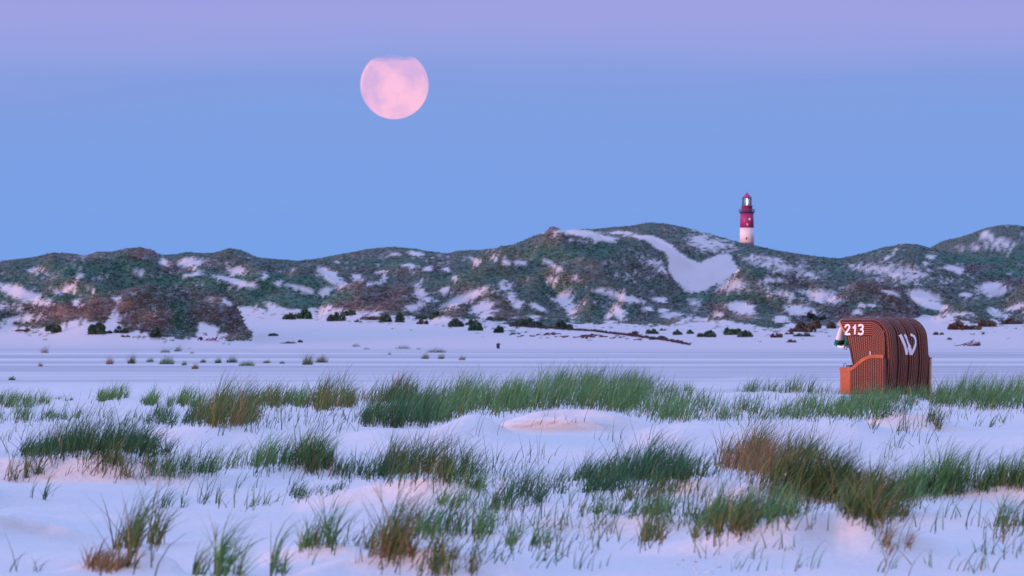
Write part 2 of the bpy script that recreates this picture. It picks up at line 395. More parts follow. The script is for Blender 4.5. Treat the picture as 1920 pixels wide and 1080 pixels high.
# reddish heath and dry tawny grass: (column, row, half width, half height)
RUST = [(265, 475, 35, 14, 1), (330, 505, 18, 12, 1), (160, 590, 110, 22, .9), (270, 600, 60, 22, .9), (420, 600, 55, 30, .5), (240, 570, 40, 12, .8), (760, 500, 30, 8, .7), (820, 503, 22, 7, 1), (755, 522, 12, 12, 1), (720, 560, 70, 18, .6), (960, 580, 30, 22, .5),
        (1840, 505, 60, 12, 1), (1880, 530, 50, 14, .8), (1100, 520, 60, 10, .35), (1480, 600, 40, 18, .6), (1580, 590, 15, 12, .8), (1650, 590, 60, 10, .5), (120, 478, 40, 8, .5), (860, 575, 24, 10, .5), (1830, 600, 24, 12, .5), (1320, 500, 40, 8, .6), (420, 500, 40, 10, .4), (1350, 480, 30, 10, .5)]
TAN = [(120, 586, 18, 9, 1), (158, 592, 12, 10, .9), (232, 572, 18, 9, 1), (268, 594, 15, 10, .9), (180, 562, 14, 5, .6), (400, 562, 20, 6, .6), (430, 630, 30, 8, .8), (690, 585, 25, 6, .5), (1110, 500, 14, 4, .5), (1395, 592, 18, 6, .7), (1265, 600, 20, 6, .7)]
GREEN = [(170, 505, 70, 10, 1), (450, 530, 120, 12, 1), (600, 560, 80, 10, 1), (350, 525, 60, 8, .9), (740, 492, 90, 8, .8), (1080, 475, 100, 14, .8), (1070, 540, 40, 10, .9), (1160, 585, 40, 10, .7), (1420, 508, 30, 10, 1), (1860, 485, 90, 8, 1.2), (1900, 510, 50, 8, 1),
         (1640, 575, 50, 10, .8), (1650, 470, 50, 10, .6), (1500, 560, 50, 6, .9), (1540, 545, 60, 8, .6), (900, 520, 60, 10, .5), (100, 560, 40, 8, .9), (1330, 560, 60, 7, .9), (330, 590, 20, 25, .8)]
def blob(px, py, L):
    s = np.zeros_like(px)
    for b in L:
        if len(b) == 6: cx, cy, rx, ry, an, st = b
        else: (cx, cy, rx, ry, st), an = b, 0
        m = (np.abs(px - cx) < 2.5 * max(rx, ry)) & (np.abs(py - cy) < 2.5 * max(rx, ry))
        if not m.any(): continue
        c, q = math.cos(R(an)), math.sin(R(an))
        dx, dy = px[m] - cx, py[m] - cy
        u, v = (dx * c + dy * q) / rx, (-dx * q + dy * c) / ry
        s[m] = np.maximum(s[m], st * np.exp(-(u * u + v * v) ** 1.5 * .6))
    return s
def poly_in(px, py, P):
    ins = np.zeros(px.shape, bool)
    for i in range(len(P)):
        (x0, y0), (x1, y1) = P[i], P[(i + 1) % len(P)]
        if y0 == y1: continue
        c = ((y0 > py) != (y1 > py)) & (px < (x1 - x0) * (py - y0) / (y1 - y0) + x0)
        ins ^= c
    return ins
FX = np.array([p[0] for p in FOOT], float); FY = np.array([p[1] for p in FOOT], float)
DTONE = rng.uniform(-1, 1, len(DUNES)); DTONE[:9] = [.0, .35, .75, -.35, -.25, -.7, -.5, -.1, -.2]
def which_dune(px, y):
    best = np.zeros(px.shape); tone = np.zeros(px.shape)
    for i, rg in enumerate(DUNES):
        hh = ridge_h(px, y, rg, False); m = hh > best
        best = np.where(m, hh, best); tone = np.where(m, DTONE[i], tone)
    return tone
def cover(px, py, x, y):
    n1 = fbm(px / 26, py / 9, 4); n2 = fbm(px / 6 + 9, py / 3.0, 3); n3 = fbm(px / 60 + 31, py / 22, 3)
    jx, jy = px + 7 * n2 + 8 * n1, py + 3.5 * n2 + 3 * n1
    bare = blob(jx, jy, BARE)
    bl = poly_in(px + 3 * n2, py + 2 * n2, BLOW)
    outside = (px < -20) | (px > 1940)
    n4 = fbm(px / 2.6 + 3, py / 1.6 + 8, 2)
    v = .86 + .34 * n1 + .28 * n3 - 1.05 * bare + .50 * n2 + .42 * n4
    v = np.where(bl, -.5 + .2 * n2, v)
    foot = np.interp(px + 4 * n2, FX, FY)
    saddle = (y > 1490) & (y < 1640) & (px > 425) & (px < 640)          # open sand behind the left dune's nose
    nose = (px > 425) & (px < 488)
    foot = np.where(saddle, 577, np.where(nose, np.where((y < 1345) & (ZC - (py - YH) * y / F - base_z(y) > .45), 641, 577), foot))
    below = py - foot - 8 * n1 - 3 * n2
    v = np.where(below > 0, np.where(n2 + .5 * n4 > .22 + below * .018, .5, -.6), v)
    veg = sstep(.12, .72, v)
    tone = which_dune(px + 3 * n2, y + 12 * n2)
    rust = np.clip(.85 * blob(jx, jy, RUST) + .6 * fbm(px / 45 + 71, py / 16, 3) - .45 * np.minimum(tone, 0) + .12 * n2 + .02, 0, 1)
    tan = np.clip(blob(jx, jy, TAN) * 1.1 + .35 * n2 - .05, 0, 1)
    gr = np.clip(1.15 * blob(jx, jy, GREEN) + .8 * n3 + .3 * n1 + .45 * tone + .12, 0, 1)
    return veg, rust, tan, gr
def plant_colour(rust, tan, gr, n):
    g0 = np.array([.060, .080, .060]); green = np.array([.027, .092, .054]); ru = np.array([.104, .068, .064]); tn = np.array([.21, .135, .095])
    c = np.tile(g0, (n, 1))
    c = c + (green - c) * gr[:, None]
    c = c + (ru - c) * np.clip(rust * 1.0 - gr * .7, 0, 1)[:, None]
    c = c + (tn - c) * tan[:, None]
    return c

# ---- sand materials
def sand_material(name, dune=False):
    m = bpy.data.materials.new(name); m.use_nodes = True
    t = m.node_tree; L = t.links; b = t.nodes['Principled BSDF']
    b.inputs['Roughness'].default_value = .95; b.inputs['Specular IOR Level'].default_value = .12
    g = t.nodes.new('ShaderNodeNewGeometry')
    def noise(scale, detail=4, mul=(1, 1, 1)):
        mp = t.nodes.new('ShaderNodeMapping'); mp.inputs['Scale'].default_value = mul
        L.new(g.outputs['Position'], mp.inputs[0])
        n = t.nodes.new('ShaderNodeTexNoise'); n.inputs['Scale'].default_value = scale; n.inputs['Detail'].default_value = detail
        L.new(mp.outputs[0], n.inputs[0]); return n.outputs[0]
    def mrange(s, a, b_, c, d):
        r = t.nodes.new('ShaderNodeMapRange'); r.inputs[1].default_value = a; r.inputs[2].default_value = b_; r.inputs[3].default_value = c; r.inputs[4].default_value = d
        L.new(s, r.inputs[0]); return r.outputs[0]
    def mix(f, a, b_):
        x = t.nodes.new('ShaderNodeMix'); x.data_type = 'RGBA'
        L.new(f, x.inputs[0])
        for s, i in ((a, 6), (b_, 7)):
            if isinstance(s, tuple): x.inputs[i].default_value = (*s, 1)
            else: L.new(s, x.inputs[i])
        return x.outputs[2]
    dry = (.58, .495, .465) if dune else (.655, .600, .550); damp = (.40, .355, .36); ochre = (.52, .30, .17)
    fine = noise(34, 5); med = noise(1.3, 4)
    col = mix(mrange(med, .35, .7, 0, .35), dry, (.64, .55, .50))
    at = t.nodes.new('ShaderNodeAttribute'); at.attribute_name = 'damp'
    st1 = noise(.011, 6, (.6, 1, 1)); st2 = noise(.07, 4, (.25, 1, 1))
    stm = t.nodes.new('ShaderNodeMath'); stm.operation = 'MULTIPLY_ADD'; stm.inputs[1].default_value = .45; L.new(st2, stm.inputs[0])
    sts = t.nodes.new('ShaderNodeMath'); sts.operation = 'SUBTRACT'; sts.inputs[1].default_value = .225; L.new(st1, sts.inputs[0]); L.new(sts.outputs[0], stm.inputs[2])
    streak = stm.outputs[0]
    mul = t.nodes.new('ShaderNodeMath'); mul.operation = 'MULTIPLY'
    L.new(at.outputs['Fac'], mul.inputs[0]); L.new(mrange(streak, .36, .60, 0, 1), mul.inputs[1])
    col = mix(mul.outputs[0], col, damp)
    oc = t.nodes.new('ShaderNodeAttribute'); oc.attribute_name = 'ochre'
    col = mix(oc.outputs['Fac'], col, ochre)
    gr = t.nodes.new('ShaderNodeVectorMath'); gr.operation = 'SCALE'
    L.new(col, gr.inputs[0]); L.new(mrange(fine, .2, .8, .88, 1.10), gr.inputs['Scale'])
    col = gr.outputs[0]
    if dune:
        vt = t.nodes.new('ShaderNodeAttribute'); vt.attribute_name = 'veg'
        tint = t.nodes.new('ShaderNodeAttribute'); tint.attribute_name = 'tint'
        col = mix(vt.outputs['Fac'], col, tint.outputs['Color'])
    L.new(col, b.inputs['Base Color'])
    bp = t.nodes.new('ShaderNodeBump'); bp.inputs['Strength'].default_value = .5; bp.inputs['Distance'].default_value = .035
    rip = noise(6, 3, (1, .35, 1))
    sm = t.nodes.new('ShaderNodeMath'); sm.operation = 'MULTIPLY_ADD'; sm.inputs[1].default_value = .35
    L.new(fine, sm.inputs[0]); L.new(rip, sm.inputs[2])
    L.new(sm.outputs[0], bp.inputs['Height']); L.new(bp.outputs[0], b.inputs['Normal'])
    return m
M_sand = sand_material('pale_sand'); M_dune = sand_material('dune_sand', True)

def grid_faces(r0, r1):
    n = r1 - r0
    i = np.arange(n - 1)[:, None] * NC + np.arange(NC - 1)[None, :]
    i = i.ravel()
    return np.stack([i, i + 1, i + 1 + NC, i + NC], 1)
rb = len(d1) + len(d2) + len(d3) + 1
def sheet(name, r0, r1, m, dune):
    sl = slice(r0, r1)
    V = np.stack([XX[sl].ravel(), YY[sl].ravel(), ZZ[sl].ravel()], 1)
    px, py, y = PX[sl].ravel(), PY[sl].ravel(), YY[sl].ravel()
    yj = y + 60 * fbm(V[:, 0] / 7, y / 90, 3)
    damp = sstep(150, 250, yj) * (1 - sstep(1150, 1240, y))
    # damp ochre layer laid bare in the little scarp, rusty stains; broad tints mix bared damp sand with painted warm light on faces
    och = np.zeros_like(y)
    for cx, cy, rx, ry, an, st in [(1040, 793, 62, 2.2, 2, .95), (985, 799, 45, 3.0, -3, .8), (1110, 794, 45, 1.8, 6, .6), (1050, 803, 90, 7, 0, .55), (708, 921, 11, 2, 10, .7), (95, 895, 16, 3, 0, .7), (100, 880, 90, 18, 0, .25), (200, 890, 120, 12, 0, .3),
                                   (210, 1062, 60, 14, 0, .4), (720, 1050, 60, 14, 0, .35), (90, 1000, 70, 12, 10, .22), (30, 985, 40, 12, 10, .22), (1700, 1005, 50, 14, 20, .3), (1290, 915, 50, 10, 0, .3), (1550, 990, 90, 16, 0, .12)]:
        m_ = (np.abs(px - cx) < 3 * rx) & (y < 130)
        c, q = math.cos(R(an)), math.sin(R(an))
        dx, dy = px[m_] - cx, py[m_] - cy
        u, v = (dx * c + dy * q) / rx, (-dx * q + dy * c) / ry
        och[m_] = np.maximum(och[m_], st * np.exp(-(u * u + v * v)))
    attrs = {'damp': damp, 'ochre': och}; colr = None
    if dune:
        veg, rust, tan, gr = cover(px, py, V[:, 0], y)
        attrs['veg'] = veg * .94; colr = plant_colour(rust, tan, gr, len(px))
    o = np_mesh(name, V, grid_faces(r0, r1), m, True, colr, attrs)
    return tag(o, kind='structure')
beach = sheet('beach', 0, rb, M_sand, False)
dunes = sheet('dunes', rb - 1, len(rows), M_dune, True)

# ------------------------------------------------------------------ plants
def tint_material(name, rough=.7, trans=.25):
    m = bpy.data.materials.new(name); m.use_nodes = True
    t = m.node_tree; b = t.nodes['Principled BSDF']
    b.inputs['Roughness'].default_value = rough; b.inputs['Specular IOR Level'].default_value = .2
    a = t.nodes.new('ShaderNodeAttribute'); a.attribute_name = 'tint'
    t.links.new(a.outputs['Color'], b.inputs['Base Color'])
    if trans:
        tr = t.nodes.new('ShaderNodeBsdfTranslucent'); mxs = t.nodes.new('ShaderNodeMixShader'); mxs.inputs[0].default_value = trans
        t.links.new(a.outputs['Color'], tr.inputs[0])
        t.links.new(b.outputs[0], mxs.inputs[1]); t.links.new(tr.outputs[0], mxs.inputs[2])
        t.links.new(mxs.outputs[0], t.nodes['Material Output'].inputs[0])
    return m
M_grass = tint_material('marram_blades', .6, .2)
M_heath = tint_material('dune_plants', .9, .4)

def blades(base, L, az, t0, t1, w, c_base, c_mid, c_tip, seg=4):
    """curved tapering ribbons; base (n,3), lengths, lean direction, tilt at foot and at tip"""
    n = len(base)
    P = base.copy(); V = np.zeros((n, (seg + 1) * 2, 3)); Cc = np.zeros((n, (seg + 1) * 2, 3))
    side_az = az + np.pi / 2 + rng.normal(0, .5, n)
    side = np.stack([np.cos(side_az), np.sin(side_az), np.zeros(n)], 1)
    # keep the ribbons mostly broadside to the beach walker
    side = np.where((np.abs(side[:, :1]) < .45), np.stack([np.ones(n) * .8, side[:, 1] * .6, np.zeros(n)], 1), side)
    for k in range(seg + 1):
        f = k / seg
        wk = w * (1 - .92 * f ** 1.6)
        V[:, 2 * k] = P - side * wk[:, None] * .5; V[:, 2 * k + 1] = P + side * wk[:, None] * .5
        if f < .35: cc = c_base + (c_mid - c_base) * (f / .35)
        else: cc = c_mid + (c_tip - c_mid) * ((f - .35) / .65)
        Cc[:, 2 * k] = cc; Cc[:, 2 * k + 1] = cc
        tl = t0 + (t1 - t0) * f ** 1.3
        st = (L / seg)[:, None]
        P = P + st * np.stack([np.sin(tl) * np.cos(az), np.sin(tl) * np.sin(az), np.cos(tl)], 1)
    q = np.arange(seg)
    fq = np.stack([2 * q, 2 * q + 1, 2 * q + 3, 2 * q + 2], 1)
    Fa = (np.arange(n)[:, None, None] * (seg + 1) * 2 + fq[None]).reshape(-1, 4)
    return V.reshape(-1, 3), Fa, Cc.reshape(-1, 3)

PAL = {  # base, middle, tip of the living blade; share of dead straw blades
    'g': ((.075, .095, .036), (.044, .130, .048), (.085, .200, .082), .05),
    'd': ((.034, .050, .022), (.017, .066, .031), (.042, .125, .058), .03),
    'o': ((.095, .085, .032), (.052, .090, .028), (.062, .125, .045), .14),
    'b': ((.200, .105, .045), (.190, .115, .050), (.130, .115, .050), .70),
    't': ((.080, .095, .042), (.050, .130, .058), (.085, .190, .092), .06),
}
def grass_geo(px, py, hpx, style, lean=.55, spread=1.0, base_pts=None):
    """blades rooted where the sight lines through (px, py) meet the sand"""
    B = hit(px, py) if base_pts is None else base_pts
    n = len(B)
    sc_ = B[:, 1] / F
    L = hpx * sc_ * (.35 + 1.15 * rng.beta(1.5, 2.0, n)) * 1.22
    az = rng.normal(0.0, .70 * spread, n)                       # the wind comes from the left
    flip = rng.random(n) < .07 * spread
    az = np.where(flip, az + np.pi, az)
    t0 = np.abs(rng.normal(.24, .28 * spread, n)); t1 = t0 + rng.normal(lean + .12, .40, n)
    t1 = np.where(flip, t0 + .35 * np.abs(rng.normal(lean, .3, n)), np.clip(t1, .05, 1.9))
    w = rng.uniform(.0040, .0090, n) * (1 + .7 * sstep(60, 140, B[:, 1]))
    cb, cm, ct, dead = PAL[style]
    k = rng.uniform(.5, 1.6, (n, 1)); hue = rng.normal(0, .10, (n, 1))
    shift = np.concatenate([1 + hue, np.ones((n, 1)), 1 - hue], 1)
    k = k * np.array([1.28, 1.2, 1.05])
    b_, m_, t_ = np.array(cb) * k * shift, np.array(cm) * k * shift, np.array(ct) * k * shift
    isd = (rng.random(n) < dead)[:, None]
    straw = np.array([.165, .125, .070]) * k
    b_ = np.where(isd, straw, b_); m_ = np.where(isd, straw * [.95, .92, .85], m_); t_ = np.where(isd, straw * .8, t_)
    B = B.copy(); B[:, 2] -= .015
    return blades(B, L, az, t0, t1, w, b_, m_, t_)

def clump_pts(cx, cy, rx, ry, n, hx=0.0):
    a = rng.uniform(0, 2 * np.pi, n); r = np.abs(rng.normal(0, .55, n)); r = np.where(r > 1.25, rng.uniform(0, 1, n), r)
    # blades grow in little tussocks
    k = max(3, n // 24)
    ta = rng.uniform(0, 2 * np.pi, k); tr = np.sqrt(rng.uniform(0, 1, k))
    tx, ty = tr * np.cos(ta), tr * np.sin(ta)
    pick = rng.integers(0, k, n)
    tw = rng.uniform(.04, .16, k)[pick]
    u = tw * rng.normal(0, 1, n) + .92 * tx[pick]; v = .22 * rng.normal(0, 1, n) + .95 * ty[pick]
    return cx + rx * u, cy + ry * v + hx * u

def join_geo(geos):
    Vs, Fs, Cs, b = [], [], [], 0
    for V, Fa, Cc in geos:
        Vs.append(V); Fs.append(Fa + b); Cs.append(Cc); b += len(V)
    return np.concatenate(Vs), np.concatenate(Fs), np.concatenate(Cs)

# marram clumps: column, row of the foot, half width, half depth (rows), blade height (rows), blades, kind, slope, label
CLUMPS = [
    (35, 759, 46, 7, 26, 650, 'g', 0, 'low green grass clump at the left picture edge, highest of the two there'),
    (40, 786, 56, 8, 24, 320, 't', 0, 'thin pale grass clump low at the left edge below the first clump'),
    (215, 749, 27, 4, 24, 420, 'g', 0, 'small compact green grass clump alone on flat sand left of the grass row'),
    (122, 779, 25, 5, 18, 130, 't', 0, 'tiny sparse grass clump on open sand above the dark left grass bank'),
    (122, 750, 14, 2, 11, 50, 't', 0, 'faint grass wisp on flat sand right of the left edge clumps'),
    (292, 757, 26, 5, 24, 260, 'g', 0, 'thin green grass clump starting the long row left of the olive tussock'),
    (346, 759, 28, 5, 30, 320, 'g', 0, 'upright green grass clump just left of the big olive tussock'),
    (340, 787, 55, 11, 30, 420, 'd', -3, 'loose dark grass strip at the foot of the olive tussock, left side'),
    (424, 786, 50, 10, 62, 1700, 'o', 0, 'large olive tussock of grass, biggest of the left middle row'),
    (512, 758, 32, 5, 38, 560, 'o', 0, 'olive green grass tussock between the largest tussock and the domed brown one'),
    (556, 757, 22, 5, 34, 260, 'g', 0, 'feathery green grass clump touching the domed brownish tussock'),
    (612, 760, 40, 6, 50, 900, 'o', 0, 'domed brownish olive tussock leaning right on its own small white mound'),
    (735, 751, 44, 5, 42, 820, 'o', 0, 'brown tipped grass tussock above a small pink sand mound, left of the broad swath'),
    (755, 788, 72, 14, 48, 2000, 'd', -14, 'dark green lower left end of the broad grass swath, behind the peaked mound'),
    (880, 765, 90, 16, 44, 2600, 'g', -14, 'thick green grass of the broad swath behind the peaked white mound'),
    (1075, 752, 130, 16, 46, 3600, 'g', -6, 'dense green heart of the broad grass swath behind the ochre scarp'),
    (1230, 768, 90, 16, 30, 1900, 'g', 5, 'shorter green right end of the broad grass swath'),
    (1110, 722, 110, 5, 32, 700, 'd', -2, 'thin tall blades on the back crest of the broad swath against flat beach'),
    (1235, 733, 60, 4, 22, 300, 't', 3, 'fine fringe of pale blades at the far right of the broad swath'),
    (1490, 735, 85, 3, 26, 420, 't', 2, 'fine see-through grass line left of the wicker beach chair'),
    (1690, 752, 90, 8, 26, 1500, 'g', 0, 'green grass standing right in front of the beach chair foot'),
    (1850, 750, 95, 12, 36, 2400, 'g', 0, 'dense dark green grass bank right of the beach chair'),
    (1560, 775, 110, 10, 32, 1900, 'g', -3, 'long green grass strip on the sand crest below the beach chair'),
    (1370, 778, 70, 9, 26, 520, 't', 0, 'sparse grass left of the strip below the beach chair'),
    (1706, 797, 60, 14, 40, 150, 'o', 0, 'few upright stems on the rounded pink mound right of centre'),
    (1880, 797, 40, 6, 26, 40, 't', 0, 'few thin blades on white sand at right edge below the grass bank'),
    (165, 846, 100, 12, 58, 2600, 'd', -8, 'big dark green grass bank crowning the pink mound at left'),
    (275, 848, 50, 9, 46, 700, 'd', 6, 'dark grass at the right shoulder of the left pink mound'),
    (255, 884, 95, 14, 44, 520, 'o', 0, 'thin yellowish stems on the pink face below the dark left bank'),
    (320, 890, 40, 9, 40, 420, 'g', -4, 'green tuft low at the right end of the left pink mound'),
    (24, 890, 42, 12, 60, 150, 'o', 0, 'tall sparse stems at left edge beside the pink mound'),
    (545, 868, 66, 10, 58, 1400, 'g', -6, 'bright green leaning grass clump crowning the second mound from left'),
    (430, 880, 62, 9, 46, 300, 'g', -5, 'open scatter of blades left of the second mound'),
    (610, 884, 45, 10, 36, 260, 'o', 2, 'dry thin stems on the face of the second mound from left'),
    (560, 926, 70, 12, 26, 300, 'd', -18, 'flattened dark blades creeping down the sand below the second mound'),
    (800, 886, 78, 9, 70, 1700, 'o', 4, 'tall wind-bent clump crowning the middle mound, below the peaked white mound'),
    (692, 893, 56, 8, 40, 420, 'd', -3, 'short dark clump left of the tall wind-bent middle clump'),
    (870, 908, 40, 8, 44, 300, 'g', 10, 'thin green blades at the right shoulder of the middle mound'),
    (845, 945, 50, 8, 32, 180, 'g', 0, 'small green tuft on the pink face of the middle mound'),
    (985, 930, 75, 20, 56, 620, 'd', -8, 'spiky dark clump on the slope between middle mound and dark right bank'),
    (1205, 896, 110, 12, 64, 2900, 'd', -6, 'thick dark green bank left of the brown dead tussock'),
    (1110, 920, 60, 14, 50, 560, 'd', -6, 'loose dark blades at the left end of the thick dark bank'),
    (1260, 935, 80, 14, 40, 420, 'o', 0, 'sparse yellow green stems on the pink slope below the dark bank'),
    (1420, 880, 62, 18, 58, 2000, 'b', 6, 'brown dead tussock of collapsed straw, only brown one, right of centre'),
    (1450, 858, 80, 12, 56, 1200, 'o', 6, 'grey green blades standing behind the brown dead tussock'),
    (1520, 925, 95, 26, 68, 3200, 'o', 6, 'large olive clump right of the brown dead tussock'),
    (1640, 965, 48, 22, 76, 1500, 'o', 6, 'olive clump at the right shoulder of the big bare pink mound'),
    (1405, 972, 85, 20, 56, 1700, 'g', -12, 'green clump along the left shoulder of the big bare pink mound'),
    (1345, 1003, 45, 14, 74, 600, 'o', -8, 'brown footed clump at the lower left of the big bare pink mound'),
    (1810, 912, 115, 12, 60, 2600, 'g', -8, 'long dark green bank at right below the smooth white slope'),
    (1700, 935, 45, 10, 48, 420, 'g', 0, 'thin green blades linking the olive clump and the right bank'),
    (1895, 985, 38, 22, 64, 190, 't', 0, 'pale long blades at right edge below the right bank'),
    (1690, 1030, 40, 10, 56, 110, 'b', 0, 'rusty withered tuft right below the big bare pink mound'),
    (250, 1026, 46, 9, 86, 620, 'o', -6, 'tall clump on the small mound at lower left'),
    (200, 1062, 52, 9, 40, 480, 'b', -10, 'rusty brown straw at the left foot of the lower left mound'),
    (405, 1078, 44, 8, 74, 330, 'g', 0, 'green tuft cut by the bottom edge, second from left'),
    (505, 1072, 26, 7, 70, 120, 't', 0, 'slender pale tuft between the two bottom left tufts'),
    (615, 1028, 40, 8, 72, 330, 'g', 0, 'spreading green tuft left of the rusty bottom centre clump'),
    (742, 1030, 46, 9, 84, 620, 'o', 0, 'olive clump with rusty foot at bottom centre'),
    (735, 1046, 40, 9, 40, 320, 'b', 0, 'rusty dead straw at the foot of the bottom centre clump'),
    (850, 1004, 85, 14, 66, 780, 'g', 0, 'hazy green clump behind the bottom centre mound'),
    (960, 1020, 60, 14, 44, 220, 't', 0, 'sparse pale blades right of the bottom centre mound'),
    (840, 1076, 60, 6, 56, 320, 'o', 0, 'out of focus clump cut by the bottom edge at centre'),
    (1195, 1015, 66, 14, 54, 230, 'o', 0, 'thin tuft with rusty foot left of the big bare pink mound'),
    (1240, 965, 70, 12, 44, 260, 'g', 0, 'loose green blades above the thin rusty footed tuft'),
    (1100, 960, 70, 12, 36, 200, 't', 0, 'trailing blades on white sand below the spiky dark clump'),
    (38, 1074, 26, 4, 58, 22, 'd', 0, 'handful of single curved blades in the bottom left corner'),
    (310, 952, 34, 3, 38, 34, 'd', 0, 'few dark blades alone on smooth sand, left one of the pair'),
    (388, 945, 22, 3, 52, 30, 'd', 0, 'few dark blades alone on smooth sand, right one of the pair'),
    (78, 934, 20, 3, 46, 22, 'd', 0, 'small forked wisp on the sand below the left pink mound'),
    (1870, 1030, 46, 14, 62, 46, 'b', 0, 'few long withered stems in the right bottom corner'),
]
for i, (cx, cy, rx, ry, h, n, st, hx, lab) in enumerate(CLUMPS):
    n = int(n * (.8 if n > 500 else 1.0) * ((.42 if cy > 990 else .6) if cy > 840 else .9)); h = h * (1.15 if cy > 990 else 1.0); rx *= 1.34; ry *= 1.5
    qx, qy = clump_pts(cx, cy, rx, ry, n, hx)
    lean = 1.3 if 'flattened' in lab else (1.1 if cy > 830 else .95)
    rr2 = np.clip(((qx - cx) / rx) ** 2 * .75 + ((qy - cy - hx * (qx - cx) / rx) / ry) ** 2 * .15, 0, 1.2)
    root = None
    if cy > 800 and not any(w_ in lab for w_ in (' face', 'slope', 'stems', 'scatter', 'flattened', 'foot of', 'wisp', 'single', 'alone')):
        # crowns of the little mounds: rooted along the crest and on the back slope, the sand face stays bare
        vv = (qy - cy - hx * (qx - cx) / rx) / ry
        low = rng.random(len(qx)) < .34                      # some hang down over the face
        drop = np.where(low, rng.exponential(.16, len(qx)) * h * (1 - .5 * np.abs((qx - cx) / rx).clip(0, 1)), 0) + 5 * fbm(qx / 14, qx * 0 + 3 * i, 3)
        root = hit(qx, np.minimum(cy + hx * (qx - cx) / rx + 3 * vv + drop, 1120))
        root[:, 1] += np.where(low, 0, rng.uniform(-.05, 1, len(qx))) * min(1.6, .9 * rx * root[:, 1].mean() / F); root[:, 0] = (qx - 960) / F * root[:, 1]
        root[:, 2] = ground_z(root[:, 0], root[:, 1])
    if cy < 800 and 700 < cx < 1300:                       # the swath stays behind the bare mounds
        root = hit(qx, qy); far_ = root[:, 1] > 97.5
        root, qx, qy, rr2 = root[far_], qx[far_], qy[far_], rr2[far_]
    V, Fa, Cc = grass_geo(qx, np.minimum(qy, 1120), h * (1.12 - .70 * rr2) * (1 + .35 * fbm(qx / 22, qx * 0 + i, 2)), st, lean, 1.0, root)
    ctr = hit([cx], [min(cy, 1100)])[0]
    o = np_mesh('grass_clump', V - ctr, Fa, M_grass, True, Cc)
    o.location = ctr
    tag(o, lab, 'grass', 'marram grass clumps on the sand')

# loose single blades between the clumps, and the same growth on either side of the picture
g = []
for x0, x1, y0, y1, n, h, st in [(0, 1920, 765, 800, 420, 26, 't'), (180, 820, 748, 772, 420, 28, 'g'), (60, 700, 775, 800, 300, 30, 'd'), (1260, 1920, 742, 790, 420, 28, 'g'), (380, 1000, 860, 900, 260, 40, 'd'), (0, 1920, 800, 860, 200, 40, 'd'), (300, 1920, 860, 960, 420, 42, 't'), (380, 1920, 950, 1075, 330, 48, 't'), (380, 700, 770, 800, 160, 34, 'd'), (-30, 120, 800, 850, 90, 34, 't'),
                                 (880, 1300, 900, 1000, 420, 44, 'g'), (640, 1150, 980, 1075, 300, 50, 'o'), (1250, 1500, 940, 1000, 200, 50, 'o'), (1640, 1920, 960, 1075, 90, 60, 't')]:
    k = max(2, n // 9)
    tx, ty = rng.uniform(x0, x1, k), rng.uniform(y0, y1, k); n = int(n * .6); p = rng.integers(0, k, n)
    g.append(grass_geo(tx[p] + rng.normal(0, 16, n), ty[p] + rng.normal(0, 3, n), h, st, .9, 1.3))
for side in (-1, 1):
    for j in range(26):
        cx = (-60 - rng.uniform(0, 900)) if side < 0 else (1990 + rng.uniform(0, 900)); cy = rng.uniform(745, 1060)
        n = int(rng.uniform(200, 900)); q = clump_pts(cx, cy, rng.uniform(30, 110), 9, n)
        g.append(grass_geo(q[0], q[1], 25 + (cy - 740) * .17, rng.choice(['g', 'd', 'o']), .7))
V, Fa, Cc = join_geo(g)
tag(np_mesh('loose_grass', V, Fa, M_grass, True, Cc), 'loose single marram blades scattered over the sand between clumps', 'grass', kind='stuff')

# ---- plant cover of the far dunes: short leaning tufts rooted on the slopes
def tufts(P, size, colr, nb):
    n = len(P)
    B = np.repeat(P, nb, 0); s = np.repeat(size, nb) * rng.uniform(.55, 1.3, n * nb)
    az = rng.uniform(0, 2 * np.pi, n * nb); rad = np.repeat(size, nb) * rng.uniform(.05, .55, n * nb)
    root = B + np.stack([np.cos(az) * rad, np.sin(az) * rad, -.12 * s], 1)
    tip = root + np.stack([np.cos(az) * .5 * s + .25 * s, np.sin(az) * .5 * s, s * rng.uniform(.22, .6, n * nb)], 1)
    wd = .20 * s
    V = np.stack([root + np.stack([wd, 0 * wd, 0 * wd], 1), tip, root - np.stack([wd, 0 * wd, 0 * wd], 1)], 1).reshape(-1, 3)
    Fa = np.arange(n * nb * 3).reshape(-1, 3)
    k = rng.uniform(.9, 1.2, (n * nb, 1)) * np.repeat(rng.uniform(.9, 1.15, (n, 1)), nb, 0)
    cc = np.repeat(np.repeat(colr, nb, 0) * k, 3, 0)
    return V, Fa, cc
NT = 86000
qx = rng.uniform(-250, 2170, NT); qy = rng.uniform(415, 642, NT)
sky_row = RUN[-1]
ok = qy > np.interp(qx, cols, sky_row) - .2
qx, qy = qx[ok], qy[ok]
P = hit(qx, qy)
veg, rust, tan, gr = cover(qx, qy, P[:, 0], P[:, 1])
ok = (rng.random(len(qx)) < veg * .95) & (P[:, 1] > 1200) & (P[:, 1] < 2400)
P, qx, qy, rust, tan, gr = P[ok], qx[ok], qy[ok], rust[ok], tan[ok], gr[ok]
size = rng.uniform(.22, .62, len(P)) * (1 + .25 * rust)
V, Fa, Cc = tufts(P, size, plant_colour(rust, tan, gr, len(P)), 7)
tag(np_mesh('dune_vegetation', V, Fa, M_heath, False, Cc), 'grass and heath covering the far dunes', 'heath', kind='stuff')

